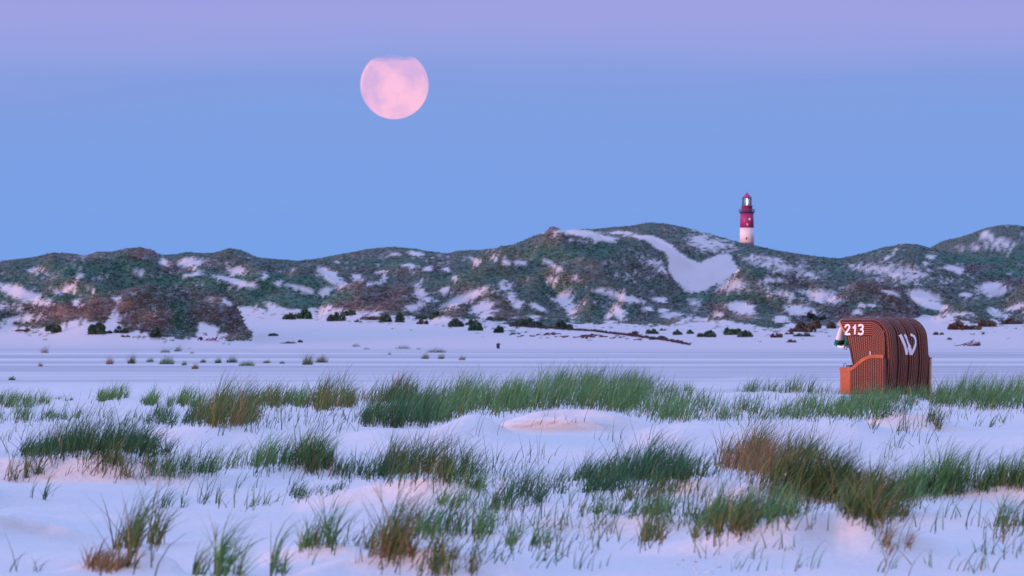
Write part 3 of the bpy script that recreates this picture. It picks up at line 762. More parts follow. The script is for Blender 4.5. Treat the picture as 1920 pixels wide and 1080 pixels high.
# ---- single shrubs along the foot of the dunes
def shrub_mesh(name, rx, h, colr, n=150):
    a = rng.uniform(0, 2 * np.pi, n); u = np.sqrt(rng.uniform(0, 1, n)); v = rng.uniform(0, 1, n)
    prof = np.sqrt(np.clip(1 - v ** 2.2, 0.02, 1))
    nb_ = int(rng.integers(3, 7))                                   # several bushy domes of unequal height
    bx_ = rng.uniform(-1.1, 1.1, nb_); bs = rng.uniform(.30, .75, nb_); bh = rng.uniform(.3, .9, nb_); bh[0] = 1.0; bx_[0] *= .4
    pk = rng.integers(0, nb_, n)
    r = rx * bs[pk] * prof * (.35 + .65 * u)
    c = np.stack([r * np.cos(a) + bx_[pk] * rx, r * np.sin(a), h * bh[pk] * v * .9], 1)
    s = rng.uniform(.12, .28, n) * h + .03
    d1_ = rng.normal(0, 1, (n, 3)); d1_ /= np.linalg.norm(d1_, axis=1)[:, None]
    d2_ = np.cross(d1_, rng.normal(0, 1, (n, 3))); d2_ /= np.linalg.norm(d2_, axis=1)[:, None]
    V = np.stack([c - d1_ * s[:, None], c + d2_ * s[:, None] * .6, c + d1_ * s[:, None], c - d2_ * s[:, None] * .6], 1)
    V[:, :, 2] = np.maximum(V[:, :, 2], -.1)
    k = rng.uniform(.6, 1.5, (n, 1)) * np.array(colr)
    return np_mesh(name, V.reshape(-1, 3), np.arange(n * 4).reshape(-1, 4), M_heath, False, np.repeat(k, 4, 0))
DG = (.058, .105, .076); DB = (.120, .098, .082); GG = (.056, .140, .080)
SHRUBS = [
    (186, 626, 17, 22, DG, 'round dark shrub on pale sand below the left dune, largest there'),
    (226, 624, 10, 13, DG, 'small broken shrub right of the round dark one at left dune foot'),
    (204, 625, 5, 6, DG, 'tiny shrub between the two shrubs under the left dune'),
    (238, 632, 7, 4, DB, 'low reddish tuft lowest under the left dune'),
    (110, 623, 11, 15, DG, 'loose grey shrub at far left dune foot'),
    (95, 620, 9, 13, DG, 'narrow shrub beside the loose grey shrub far left'),
    (55, 621, 18, 6, DB, 'low dark strip of plants at far left dune foot'),
    (297, 632, 17, 19, DG, 'ragged shrub on the left dune foot, left of the seated pair'),
    (541, 599, 9, 12, DG, 'small round shrub on the sand saddle, left of the larger green one'),
    (580, 598, 21, 20, GG, 'large green shrub on the sand saddle right of the people'),
    (634, 602, 13, 17, DG, 'dark shrub right of the large green saddle shrub'),
    (512, 630, 7, 6, DG, 'tiny twin shrub on open beach right of the left dune tip'),
    (538, 644, 12, 4, DB, 'dark stick-like tuft on the upper beach, left one of two'),
    (560, 642, 6, 5, DG, 'small dark tuft on the upper beach, right one of two'),
    (652, 592, 12, 12, DG, 'dark shrub at the left end of the middle shrub belt'),
    (700, 600, 18, 8, DB, 'flat slanting shrub in the middle shrub belt'),
    (742, 604, 22, 18, DG, 'broad dark green shrub in the middle belt above the low beach tufts'),
    (672, 604, 5, 6, DB, 'very small round shrub low in the middle belt'),
    (790, 608, 9, 10, DB, 'drooping shrub left of the dark pair in the middle belt'),
    (812, 600, 20, 16, DG, 'dark spreading shrub at the centre of the middle belt'),
    (851, 613, 15, 17, DG, 'round dark shrub below the small brown mound'),
    (885, 610, 16, 12, DG, 'shrub right of the round dark one under the brown mound'),
    (897, 620, 12, 16, GG, 'green shrub hanging lowest in the middle belt'),
    (935, 624, 8, 14, DG, 'narrow upright shrub above the litter bin'),
    (925, 600, 16, 7, DG, 'low shrub on the sand strip above the narrow upright one'),
    (985, 612, 26, 16, DG, 'wide dark shrub where the brush line begins'),
    (1045, 616, 20, 16, DG, 'dark shrub at the upper part of the brush line'),
    (1190, 628, 10, 8, DB, 'brownish shrub resting on the brush line'),
    (1224, 626, 11, 10, DG, 'dark shrub just above the lower brush line'),
    (1241, 620, 5, 5, DG, 'small round shrub right of the one above the brush line'),
    (1268, 628, 9, 11, GG, 'green shrub above the end of the brush line'),
    (1235, 637, 12, 8, DG, 'low dark shrub on the lower end of the brush line'),
    (1290, 626, 8, 8, GG, 'small green shrub at the lower right of the brush line'),
    (1330, 632, 17, 13, DG, 'spread dark shrub left of the tall green one on open sand'),
    (1369, 628, 16, 16, GG, 'tall bright green shrub on open sand under the blowout'),
    (1396, 632, 13, 13, DG, 'dark shrub right of the tall bright green one'),
    (1456, 633, 7, 10, DB, 'small upright shrub midway to the beach chair'),
    (1480, 627, 6, 6, DB, 'tiny brown shrub right of the small upright shrub'),
    (1508, 631, 15, 7, DG, 'low shrub strip left of the beach chair'),
    (1483, 642, 7, 6, DB, 'brown tuft lowest on the sand left of the beach chair'),
    (1515, 597, 9, 12, DB, 'short brown shrub on the white slope above the chair'),
    (1542, 600, 11, 9, DG, 'slanting shrub right of the short brown one on the white slope'),
    (1536, 616, 21, 16, DB, 'dome shaped shrub upper left of the beach chair'),
    (1497, 622, 24, 20, DB, 'big brown green shrub left of the dome shaped one'),
    (1800, 618, 23, 17, DB, 'long dark shrub mound right of the beach chair, nearest one'),
    (1836, 613, 21, 15, DB, 'brownish shrub touching the right side of the long dark shrub mound'),
    (1864, 608, 4, 5, DG, 'tiny pointed shrub alone on sand at right'),
    (1845, 627, 3, 4, DG, 'tiny lone shrub above the driftwood heap'),
    (1757, 628, 10, 6, DB, 'dark twiggy shrub just right of the beach chair top'),
    (1780, 637, 4, 5, DB, 'tiny dark stub left of the driftwood heap'),
    (1895, 608, 16, 12, DB, 'dark shrub at far right dune foot'),
]
for px, py, rx, h, colr, lab in SHRUBS:
    p = hit([px], [py])[0]; k = p[1] / F
    o = shrub_mesh('dune_shrub', rx * k, h * k, colr, 120 + int(rx * 20))
    o.location = p; o.rotation_euler = (0, 0, 0)
    tag(o, lab, 'shrub', 'shrubs along the dune foot')

# ---- tufts out on the flat beach
TUFTS = [
    (83, 662, 9, 12, 'b', 'brown two-peaked tuft far left on the flat beach'), (75, 687, 5, 6, 'b', 'tiny orange brown tuft below the two-peaked tuft'), (22, 713, 8, 7, 't', 'pale tuft at far left, nearest of the flat beach tufts'),
    (205, 683, 8, 12, 'b', 'brown hooked tuft left in the row of beach tufts'), (246, 682, 8, 15, 'o', 'olive pointed tuft right of the brown hooked one'), (281, 679, 8, 8, 'g', 'small green tuft third in the row of beach tufts'),
    (312, 683, 17, 14, 'g', 'widest green tuft in the left half of the beach row'), (309, 661, 12, 7, 'd', 'dark flat tuft above the beach row, left one of the pair'), (333, 659, 9, 11, 'd', 'dark tuft above the beach row, right one of the pair'),
    (360, 663, 5, 4, 'b', 'tiny brown tuft right of the dark pair'), (345, 685, 6, 8, 'g', 'tiny green tuft right of the widest green tuft'), (365, 692, 7, 10, 'b', 'brown tuft lowest in the beach row'), (380, 680, 7, 7, 'o', 'small olive tuft between brown and green ones'),
    (408, 681, 8, 9, 'd', 'dark green tuft left of the low green chain'), (434, 680, 12, 11, 'd', 'dark green tuft starting the low green chain'), (462, 686, 18, 9, 'g', 'low green tuft stretching along the chain'), (500, 681, 9, 6, 'o', 'olive tuft ending the low green chain'), (529, 682, 6, 5, 't', 'faint small tuft alone right of the chain'),
    (576, 684, 12, 17, 'o', 'olive tuft, left half of the big double tuft'), (602, 680, 14, 13, 'o', 'brownish tuft, right half of the big double tuft'),
    (667, 650, 9, 6, 'd', 'dark thin tuft high on the beach left of the long one'), (688, 655, 8, 3, 'd', 'faint flat tuft beside the dark thin one'), (755, 654, 18, 7, 'd', 'long low dark tuft high on the beach'), (785, 655, 6, 3, 'd', 'tiny trailing tuft right of the long low dark one'),
    (818, 661, 22, 8, 'd', 'dark tuft highest of the group left of the litter bin'), (797, 673, 9, 10, 'o', 'olive brown tuft lower left of the group left of the bin'), (826, 673, 8, 9, 'o', 'olive tuft lower middle of the group left of the bin'), (866, 675, 8, 7, 'b', 'straw coloured tuft right of the group, below the bin'), (730, 665, 4, 4, 'b', 'tiny brown tuft left of the group by the bin'),
]
for px, py, rx, h, st, lab in TUFTS:
    p = hit([px], [py])[0]; k = p[1] / F; n = int(60 + rx * 14)
    a = rng.uniform(0, 2 * np.pi, n); rr = np.sqrt(rng.uniform(0, 1, n))
    base = np.stack([p[0] + rx * k * .85 * rr * np.cos(a), p[1] + rx * k * 1.0 * rr * np.sin(a), np.zeros(n)], 1)
    base[:, 2] = ground_z(base[:, 0], base[:, 1])
    V, Fa, Cc = grass_geo(None, None, 1.3 * h * (1 - .55 * rr ** 2), st, .8, 1.4, base)
    # thicker leaves, they stand in bundles
    o = np_mesh('beach_tuft', (V - p), Fa, M_grass, True, Cc); o.location = p
    tag(o, lab, 'grass tuft', 'grass tufts on the flat beach')

# ------------------------------------------------------------------ moon
m = bpy.data.materials.new('moonlight'); m.use_nodes = True
t = m.node_tree; L = t.links
for n_ in list(t.nodes): t.nodes.remove(n_)
mo = t.nodes.new('ShaderNodeOutputMaterial'); em = t.nodes.new('ShaderNodeEmission'); tr = t.nodes.new('ShaderNodeBsdfTransparent'); ms = t.nodes.new('ShaderNodeMixShader')
tcn = t.nodes.new('ShaderNodeTexCoord')
n1 = t.nodes.new('ShaderNodeTexNoise'); n1.inputs['Scale'].default_value = 1.25; n1.inputs['Detail'].default_value = 3
mp1 = t.nodes.new('ShaderNodeMapping'); mp1.inputs['Location'].default_value = (.35, 0, .8)
L.new(tcn.outputs['Object'], mp1.inputs[0]); L.new(mp1.outputs[0], n1.inputs[0])
r1 = t.nodes.new('ShaderNodeValToRGB'); r1.color_ramp.elements[0].position = .40; r1.color_ramp.elements[0].color = sr(216, 178, 226)
r1.color_ramp.elements[1].position = .62; r1.color_ramp.elements[1].color = sr(252, 194, 226)
L.new(n1.outputs[0], r1.inputs[0]); L.new(r1.outputs[0], em.inputs[0])
# a thin bank of cloud cuts the upper limb
sp = t.nodes.new('ShaderNodeSeparateXYZ'); L.new(tcn.outputs['Object'], sp.inputs[0])
n2 = t.nodes.new('ShaderNodeTexNoise'); n2.inputs['Scale'].default_value = 1.5; n2.inputs['Detail'].default_value = 4
mp2 = t.nodes.new('ShaderNodeMapping'); mp2.inputs['Scale'].default_value = (1, 1, 6.5); L.new(tcn.outputs['Object'], mp2.inputs[0]); L.new(mp2.outputs[0], n2.inputs[0])
ma = t.nodes.new('ShaderNodeMath'); ma.operation = 'MULTIPLY_ADD'; ma.inputs[1].default_value = .42; L.new(n2.outputs[0], ma.inputs[0]); L.new(sp.outputs[2], ma.inputs[2])
mr = t.nodes.new('ShaderNodeMapRange'); mr.interpolation_type = 'SMOOTHSTEP'; mr.inputs[1].default_value = .80; mr.inputs[2].default_value = 1.05; mr.inputs[3].default_value = 1.0; mr.inputs[4].default_value = 0.0
L.new(ma.outputs[0], mr.inputs[0])
n3 = t.nodes.new('ShaderNodeMapRange'); n3.inputs[1].default_value = .5; n3.inputs[2].default_value = .75; n3.inputs[3].default_value = 1; n3.inputs[4].default_value = .62
L.new(n2.outputs[0], n3.inputs[0])
mm = t.nodes.new('ShaderNodeMath'); mm.operation = 'MULTIPLY'; L.new(mr.outputs[0], mm.inputs[0]); L.new(n3.outputs[0], mm.inputs[1])
L.new(mm.outputs[0], ms.inputs[0]); L.new(tr.outputs[0], ms.inputs[1]); L.new(em.outputs[0], ms.inputs[2]); L.new(ms.outputs[0], mo.inputs[0])
bm = bmesh.new(); bmesh.ops.create_uvsphere(bm, u_segments=64, v_segments=32, radius=1.0)
me = bpy.data.meshes.new('moon'); bm.to_mesh(me); bm.free(); me.materials.append(m)
me.polygons.foreach_set('use_smooth', [True] * len(me.polygons))
moon = bpy.data.objects.new('moon', me); C.objects.link(moon)
DM = 30000.0
moon.location = ((739.5 - 960) / F * DM, DM, ZC - (159.5 - YH) * DM / F); rm = 64 / F * DM; moon.scale = (rm, rm, rm)
tag(moon, 'pale pink full moon low in the sky, its top veiled', 'moon')

# ------------------------------------------------------------------ lighthouse
M_red = vary(mat('red_tower_paint', (.27, .030, .150), .5), .35, .12)
M_white = vary(mat('white_tower_paint', (.64, .60, .64), .5), .3, .08)
M_dark = mat('dark_iron', (.02, .03, .06), .5)
M_rail = mat('gallery_rail_paint', (.10, .12, .25), .6)
M_glass = mat('lantern_glass', (.12, .28, .42), .08, .6)
M_glass.node_tree.nodes['Principled BSDF'].inputs['Alpha'].default_value = .45
M_lamp = bpy.data.materials.new('lit_lens'); M_lamp.use_nodes = True
bb = M_lamp.node_tree.nodes['Principled BSDF']; bb.inputs['Emission Color'].default_value = (1, .93, .80, 1); bb.inputs['Emission Strength'].default_value = 3.0
DL = 3000.0; k = DL / F
lx = (1400.4 - 960) * k; zrow = lambda row: ZC - (row - YH) * k
lz = float(ground_z(np.array([lx]), np.array([DL]))[0])
lh = empty('lighthouse', (lx, DL, lz))
tag(lh, 'red and white striped lighthouse rising behind the dune with lit lamp', 'lighthouse')
H = lambda row: zrow(row) - lz
def lpart(name, prof, m_, n=40, parent=lh):
    v, f = lathe(prof, n); o = mesh_obj(name, v, f, m_, parent, False)
    for p_ in o.data.polygons: p_.use_smooth = len(p_.vertices) == 4
    return o
rT, rB = 12.6 * k, 13.6 * k
rad = lambda row: rT + (rB - rT) * (row - 398) / 62
lpart('tower_foot', [(rad(530), -1.0), (rad(500), H(500))], M_white)
lpart('red_band', [(rad(500), H(500) + .002), (rad(455), H(455))], M_red).data.name = 'lower_red_band'
lpart('white_band', [(rad(455), H(455) + .002), (rad(427.2), H(427.2))], M_white)
lpart('red_band', [(rad(427.2), H(427.2) + .002), (rad(398.5), H(398.5))], M_red)
lpart('gallery', [(12.7 * k, H(400)), (15.2 * k, H(397.6)), (15.2 * k, H(397)), (12 * k, H(397))], M_dark)
v, f = [], []
parts = []
for a in range(28):
    th = 2 * math.pi * a / 28; x, y = 14.9 * k * math.cos(th), 14.9 * k * math.sin(th)
    parts.append(tube([(x, y, H(397)), (x, y, H(392.4))], .05, 5))
for row in (392.4, 394.4):
    parts.append(tube([(14.9 * k * math.cos(2 * math.pi * a / 40), 14.9 * k * math.sin(2 * math.pi * a / 40), H(row)) for a in range(41)], .06, 5, False))
mesh_obj('railing', *joinvf(*parts), M_rail, lh)
lpart('upper_drum', [(10.4 * k, H(397)), (10.2 * k, H(386.5)), (11.0 * k, H(386.2)), (11.0 * k, H(385))], M_red)
lpart('lantern_glass', [(8.0 * k, H(385)), (8.0 * k, H(371))], M_glass, 12)
parts = [tube([(8.15 * k * math.cos(a * math.pi / 5), 8.15 * k * math.sin(a * math.pi / 5), H(385)), (8.15 * k * math.cos(a * math.pi / 5), 8.15 * k * math.sin(a * math.pi / 5), H(370.6))], .13, 5) for a in range(10)]
mesh_obj('lantern_frame', *joinvf(*parts), M_dark, lh)
lpart('lamp', [(.8 * k, H(384.6)), (2.4 * k, H(381)), (2.8 * k, H(378)), (2.4 * k, H(375)), (.8 * k, H(372))], M_lamp, 16)
lpart('roof', [(8.8 * k, H(371)), (8.8 * k, H(370.2)), (6.6 * k, H(368)), (3.2 * k, H(364.3)), (1.0 * k, H(362.4)), (1.1 * k, H(361.4)), (.8 * k, H(360.6)), (.25 * k, H(360)), (.2 * k, H(358.4))], M_red, 24)
for px_, row, wd, ht in ((1399.2, 447.5, 1.1, 4.5), (1405, 411, 1.6, 3.6), (1400.6, 421, 1.0, 4)):
    xx = (px_ - 1400.4) * k; rr = rad(row); yy = -math.sqrt(rr * rr - xx * xx)
    wv, wf_ = box((xx - wd * k, yy - .12, H(row) - ht / 2 * k), (xx + wd * k, yy + .4, H(row) + ht / 2 * k))
    mesh_obj('window', wv, wf_, M_dark if row > 430 else M_white, lh)

# ------------------------------------------------------------------ wicker beach chair
PH = R(43); CSX, SNX = math.cos(PH), math.sin(PH)
DCH = 162.0; kc = F / DCH
p0 = np.array([(1660 - 960) / F * DCH, DCH]); z0 = ZC - (742 - YH) / kc
chair = empty('beach_chair', (p0[0], p0[1], z0), math.pi - PH)
tag(chair, 'brown wicker hooded beach chair with painted 213 and a white W', 'beach chair')
W = 1.40
UX = lambda px: (1660 - px) / (kc * CSX)          # along the chair's depth
WX = lambda px: (px - 1660) / (kc * SNX)          # across its width
VZ = lambda py: (742 - py) / kc
def loc(u, w, v): return (u, -w, v)

def wicker_material(name, dark, light, dot):
    m = bpy.data.materials.new(name); m.use_nodes = True
    t = m.node_tree; L = t.links; b = t.nodes['Principled BSDF']
    b.inputs['Roughness'].default_value = .6; b.inputs['Specular IOR Level'].default_value = .25
    uv = t.nodes.new('ShaderNodeUVMap'); uv.uv_map = 'weave'
    s = t.nodes.new('ShaderNodeSeparateXYZ'); L.new(uv.outputs[0], s.inputs[0])
    def M(op, a, b_=None, c=None):
        n = t.nodes.new('ShaderNodeMath'); n.operation = op
        for i, q in enumerate((a, b_, c)):
            if q is None: continue
            if isinstance(q, (int, float)): n.inputs[i].default_value = q
            else: L.new(q, n.inputs[i])
        return n.outputs[0]
    fu = M('FRACT', s.outputs[0]); cell = M('FLOOR', s.outputs[0])
    fv = M('FRACT', M('MULTIPLY_ADD', cell, .5, s.outputs[1]))
    du = M('LESS_THAN', M('ABSOLUTE', M('SUBTRACT', fu, .5)), dot)
    dv = M('LESS_THAN', M('ABSOLUTE', M('SUBTRACT', fv, .5)), .27)
    msk = M('MULTIPLY', du, dv)
    wn = t.nodes.new('ShaderNodeTexNoise'); wn.inputs['Scale'].default_value = 4; wn.inputs['Detail'].default_value = 5
    tc_ = t.nodes.new('ShaderNodeTexCoord'); L.new(tc_.outputs['Object'], wn.inputs[0])
    dk = t.nodes.new('ShaderNodeMix'); dk.data_type = 'RGBA'; dk.inputs[6].default_value = (*dark, 1); dk.inputs[7].default_value = (dark[0] * 1.9, dark[1] * 1.9, dark[2] * 1.8, 1)
    L.new(wn.outputs[0], dk.inputs[0])
    mxn = t.nodes.new('ShaderNodeMix'); mxn.data_type = 'RGBA'; L.new(msk, mxn.inputs[0]); L.new(dk.outputs[2], mxn.inputs[6]); mxn.inputs[7].default_value = (*light, 1)
    L.new(mxn.outputs[2], b.inputs['Base Color'])
    bp = t.nodes.new('ShaderNodeBump'); bp.inputs['Strength'].default_value = .6; bp.inputs['Distance'].default_value = .008
    L.new(msk, bp.inputs['Height']); L.new(bp.outputs[0], b.inputs['Normal'])
    return m
M_wick = wicker_material('brown_wicker', (.036, .0085, .0075), (.42, .165, .095), .16)
M_wood = vary(mat('orange_varnished_wood', (.37, .098, .036), .5, .3), 7, .22, bump=.15)
M_pale = vary(mat('weathered_pale_wood', (.62, .36, .24), .6), 9, .2)
M_rim = vary(mat('tan_rim', (.55, .26, .12), .6), 12, .2)
M_paint = vary(mat('white_letter_paint', (.80, .72, .74), .7), 40, .12)
M_pipe = vary(mat('dark_wicker_edge', (.055, .016, .014), .6), 15, .3)
M_seam = mat('dark_seam', (.012, .005, .005), .8, .1)
M_metal = mat('dull_metal', (.12, .11, .12), .4, .5, .6)

def weave(name, S, ncord, nlen, length, amp, normal_off, parent=chair, thick=.02):
    """corded wicker skin: S(a, s) -> (u, w, v); cords run along s, a crosses them"""
    per = 6; na = ncord * per + 1; ns = nlen + 1
    V = []; UVs = []
    for i in range(na):
        a = i / (na - 1)
        off = amp * abs(math.sin(math.pi * a * ncord)) ** .7
        for j in range(ns):
            s = j / (ns - 1)
            u, w, v = S(a, s); du, dw, dv = normal_off(a, s)
            V.append(loc(u + du * off, w + dw * off, v + dv * off)); UVs.append((a * ncord, s * length / .034))
    Fa = [(i * ns + j, (i + 1) * ns + j, (i + 1) * ns + j + 1, i * ns + j + 1) for i in range(na - 1) for j in range(ns - 1)]
    o = mesh_obj(name, V, Fa, M_wick, parent, True)
    ul = o.data.uv_layers.new(name='weave')
    for lp in o.data.loops: ul.data[lp.index].uv = UVs[lp.vertex_index]
    sol = o.modifiers.new('body', 'SOLIDIFY'); sol.thickness = thick; sol.offset = 0
    return o

def polyline(pts):
    P = [Vector((a, 0, b)) for a, b in pts]; d = [0]
    for i in range(1, len(P)): d.append(d[-1] + (P[i] - P[i - 1]).length)
    def at(s):
        q = s * d[-1]
        for i in range(1, len(P)):
            if q <= d[i] + 1e-9:
                f_ = (q - d[i - 1]) / (d[i] - d[i - 1]); r = P[i - 1].lerp(P[i], f_); return r.x, r.z
        return P[-1].x, P[-1].z
    return at, d[-1]
arc = [(.40 - .40 * math.sin(q), 1.20 + .40 * math.cos(q)) for q in [i * math.pi / 2 / 8 for i in range(9)]]
back_pts = [(1.27, 1.60)] + arc + [(-.02, 1.0), (-.03, .75), (-.005, .45), (.03, .2), (.05, .03)]
back_at, back_len = polyline(back_pts)
def back_norm(s):
    a = back_at(max(0, s - .01)); b = back_at(min(1, s + .01)); tx, tz = b[0] - a[0], b[1] - a[1]; l_ = math.hypot(tx, tz)
    return (tz / l_, 0, -tx / l_)
edges = [0, .36, .715, 1.06, 1.40]
for i in range(4):
    w0, w1 = edges[i] + .018, edges[i + 1] - .018
    def S(a, s, w0=w0, w1=w1):
        u, v = back_at(s); nx, _, nz = back_norm(s); bul = .065 * math.sin(math.pi * a) ** .6
        return u + nx * bul, w0 + (w1 - w0) * a, v + nz * bul
    weave('back_panel', S, 7, 44, back_len, .011, lambda a, s: back_norm(s))
# dark seams between the panels
for w in edges:
    pts = [loc(back_at(q / 40)[0] + back_norm(q / 40)[0] * -.006, w, back_at(q / 40)[1] + back_norm(q / 40)[2] * -.006) for q in range(41)]
    mesh_obj('seam', *tube(pts, .013, 6), M_seam, chair, True)

def side(wpos, out_):
    # upper band whose cords follow the roof round the corner and run down the back edge
    BW = .30
    def Sb(a, s):
        ins = a * BW
        ut = 1.27 - .20 * (ins / .30)
        r_ = .40 - ins
        L1, L2, L3 = ut - .40, math.pi / 2 * r_, 1.20 - .30
        q = s * 3
        if q < 1: u, v = ut - L1 * q, 1.60 - ins
        elif q < 2: th = (q - 1) * math.pi / 2; u, v = .40 - r_ * math.sin(th), 1.20 + r_ * math.cos(th)
        else: u, v = .40 - r_, 1.20 - L3 * (q - 2)
        return u, wpos, v
    nrm = lambda a, s: (0, out_, 0)
    weave('hood_band', Sb, 7, 45, 2.3, .012, nrm)
    def Sf(a, s):                                     # fan of cords below the band
        top = (.31 + (1.07 - .31) * a, 1.295); bot = (.31 + (.84 - .31) * a, .30)
        return top[0] + (bot[0] - top[0]) * s, wpos + .008 * -out_, top[1] + (bot[1] - top[1]) * s
    weave('hood_side', Sf, 12, 26, 1.0, .012, nrm)
    def Sl(a, s):                                     # lower box side
        u = .0 + .96 * a; top = .83 if u < .42 else .83 - .27 * ((u - .42) / .54) ** 1.2
        return u, wpos + .035 * out_, .03 + (top - .03) * s
    weave('box_side', Sl, 15, 20, .8, .012, nrm)
    # front edge of the hood, wound with dark cane; tan rim at the brow
    mesh_obj('hood_edge', *tube([loc(1.085, wpos, 1.31), loc(.98, wpos, 1.0), loc(.86, wpos, .62)], .026, 8), M_pipe, chair, True)
    mesh_obj('brow_rim', *tube([loc(1.30, wpos, 1.61), loc(1.245, wpos, 1.50), loc(1.09, wpos, 1.31)], .02, 8), M_rim, chair, True)
    mesh_obj('corner_post', *tube([loc(.012, wpos + .03 * out_, .03), loc(.0, wpos + .03 * out_, .5), loc(-.005, wpos + .03 * out_, .86)], .03, 8), M_pipe, chair, True)
    # bent armrest plank
    ap = [(1.245, .575), (.93, .575), (.87, .59), (.80, .635), (.70, .70), (.60, .765), (.50, .81), (.40, .838), (.25, .852), (.0, .845)]
    V, Fa = [], []
    wi, wo = wpos - .05 * out_, wpos + .075 * out_
    for i, (u, v) in enumerate(ap):
        a = ap[max(i - 1, 0)]; b = ap[min(i + 1, len(ap) - 1)]; tx, tz = b[0] - a[0], b[1] - a[1]; l_ = math.hypot(tx, tz); nx, nz = tz / l_, -tx / l_
        for w_, h_ in ((wi, .04), (wo, .04), (wo, -.04), (wi, -.04)): V.append(loc(u + nx * h_, w_, v + nz * h_))
    for i in range(len(ap) - 1):
        for q in range(4): Fa.append((i * 4 + q, i * 4 + (q + 1) % 4, i * 4 + 4 + (q + 1) % 4, i * 4 + 4 + q))
    Fa += [(3, 2, 1, 0), tuple(len(V) - 4 + q for q in range(4))]
    o = mesh_obj('armrest', V, Fa, M_wood, chair)
    bv = o.modifiers.new('soft', 'BEVEL'); bv.width = .012; bv.segments = 2
    # wooden cheek at the front of the box
    o = mesh_obj('front_cheek', *box(loc(.955, wpos + .06 * out_, 0), loc(1.235, wpos - .03 * out_, .53)), M_wood, chair)
    bv = o.modifiers.new('soft', 'BEVEL'); bv.width = .01; bv.segments = 2
    o = mesh_obj('rear_skid', *box(loc(-.075, wpos + .075 * out_, 0.02), loc(-.005, wpos + .035 * out_, .80)), M_pale if out_ > 0 else M_pipe, chair)
side(0.0, -1); side(W, 1)
mesh_obj('skid_cap', *box(loc(-.082, W + .082, .80), loc(.0, W + .02, .825)), M_wood, chair)
# seat, foot box and cushion inside the hood
mesh_obj('seat', *box(loc(.06, .03, .40), loc(.95, W - .03, .46)), M_wood, chair)
mesh_obj('foot_box', *box(loc(.97, .04, .02), loc(1.20, W - .04, .40)), M_wood, chair)
M_cush = mat('green_white_cushion', (.05, .22, .14), .8)
def stripes(m_, c1, c2, freq):
    t = m_.node_tree; b = t.nodes['Principled BSDF']; tcn = t.nodes.new('ShaderNodeUVMap'); tcn.uv_map = 'weave'
    s = t.nodes.new('ShaderNodeSeparateXYZ'); t.links.new(tcn.outputs[0], s.inputs[0])
    a = t.nodes.new('ShaderNodeMath'); a.operation = 'MULTIPLY'; a.inputs[1].default_value = freq; t.links.new(s.outputs[0], a.inputs[0])
    f_ = t.nodes.new('ShaderNodeMath'); f_.operation = 'FRACT'; t.links.new(a.outputs[0], f_.inputs[0])
    g_ = t.nodes.new('ShaderNodeMath'); g_.operation = 'GREATER_THAN'; g_.inputs[1].default_value = .5; t.links.new(f_.outputs[0], g_.inputs[0])
    x = t.nodes.new('ShaderNodeMix'); x.data_type = 'RGBA'; t.links.new(g_.outputs[0], x.inputs[0]); x.inputs[6].default_value = (*c1, 1); x.inputs[7].default_value = (*c2, 1)
    t.links.new(x.outputs[2], b.inputs['Base Color'])
stripes(M_cush, (.015, .16, .09), (.75, .72, .70), 5)
M_awn = mat('green_white_awning', (.05, .22, .14), .8); stripes(M_awn, (.72, .70, .72), (.012, .15, .10), 2.0)
def sheet_uv(name, P, m_, thick):
    """P[i][j] -> points; u runs along i"""
    ni, nj = len(P), len(P[0])
    V = [q for r_ in P for q in r_]
    o = mesh_obj(name, V, [(i * nj + j, (i + 1) * nj + j, (i + 1) * nj + j + 1, i * nj + j + 1) for i in range(ni - 1) for j in range(nj - 1)], m_, chair, True)
    ul = o.data.uv_layers.new(name='weave')
    for lp in o.data.loops: ul.data[lp.index].uv = ((lp.vertex_index // nj) / (ni - 1), (lp.vertex_index % nj) / (nj - 1))
    sol = o.modifiers.new('cloth', 'SOLIDIFY'); sol.thickness = thick
    return o
cu = [[loc(.30 - .12 * math.sin(math.pi * j / 8) * .3 - .10 * j / 8, .06 + (W - .12) * i / 20, .50 + .80 * j / 8) for j in range(9)] for i in range(21)]
sheet_uv('backrest_cushion', cu, M_cush, .09)
# rolled awning sagging from the brow: striped along its roll
ap = [(1.245, 1.46), (1.30, 1.34), (1.335, 1.24), (1.40, 1.15), (1.425, 1.115), (1.36, 1.09), (1.27, 1.07), (1.19, 1.085), (1.14, 1.12), (1.12, 1.20), (1.115, 1.28)]
aw = []
for i, (u, v) in enumerate(ap):
    aw.append([loc(u + .012 * math.sin(j * 1.7 + i), -.015 + (W + .03) * j / 14, v + .012 * math.sin(j * 2.3 + i * .7)) for j in range(15)])
sheet_uv('awning', aw, M_awn, .035)
mesh_obj('pull_ring', *tube([loc(1.10 + .045 * math.cos(q * math.pi / 8), -.03, 1.045 + .05 * math.sin(q * math.pi / 8)) for q in range(17)], .008, 6, False), M_metal, chair, True)
mesh_obj('latch', *joinvf(tube([loc(1.16, -.02, .60), loc(1.16, -.02, .68), loc(1.10, -.02, .69)], .01, 6), box(loc(.95, -.05, .617), loc(1.07, .02, .665))), M_metal, chair)
mesh_obj('bolt', *tube([loc(.38, -.05, .86), loc(.385, -.05, .96)], .012, 6), M_paint, chair)

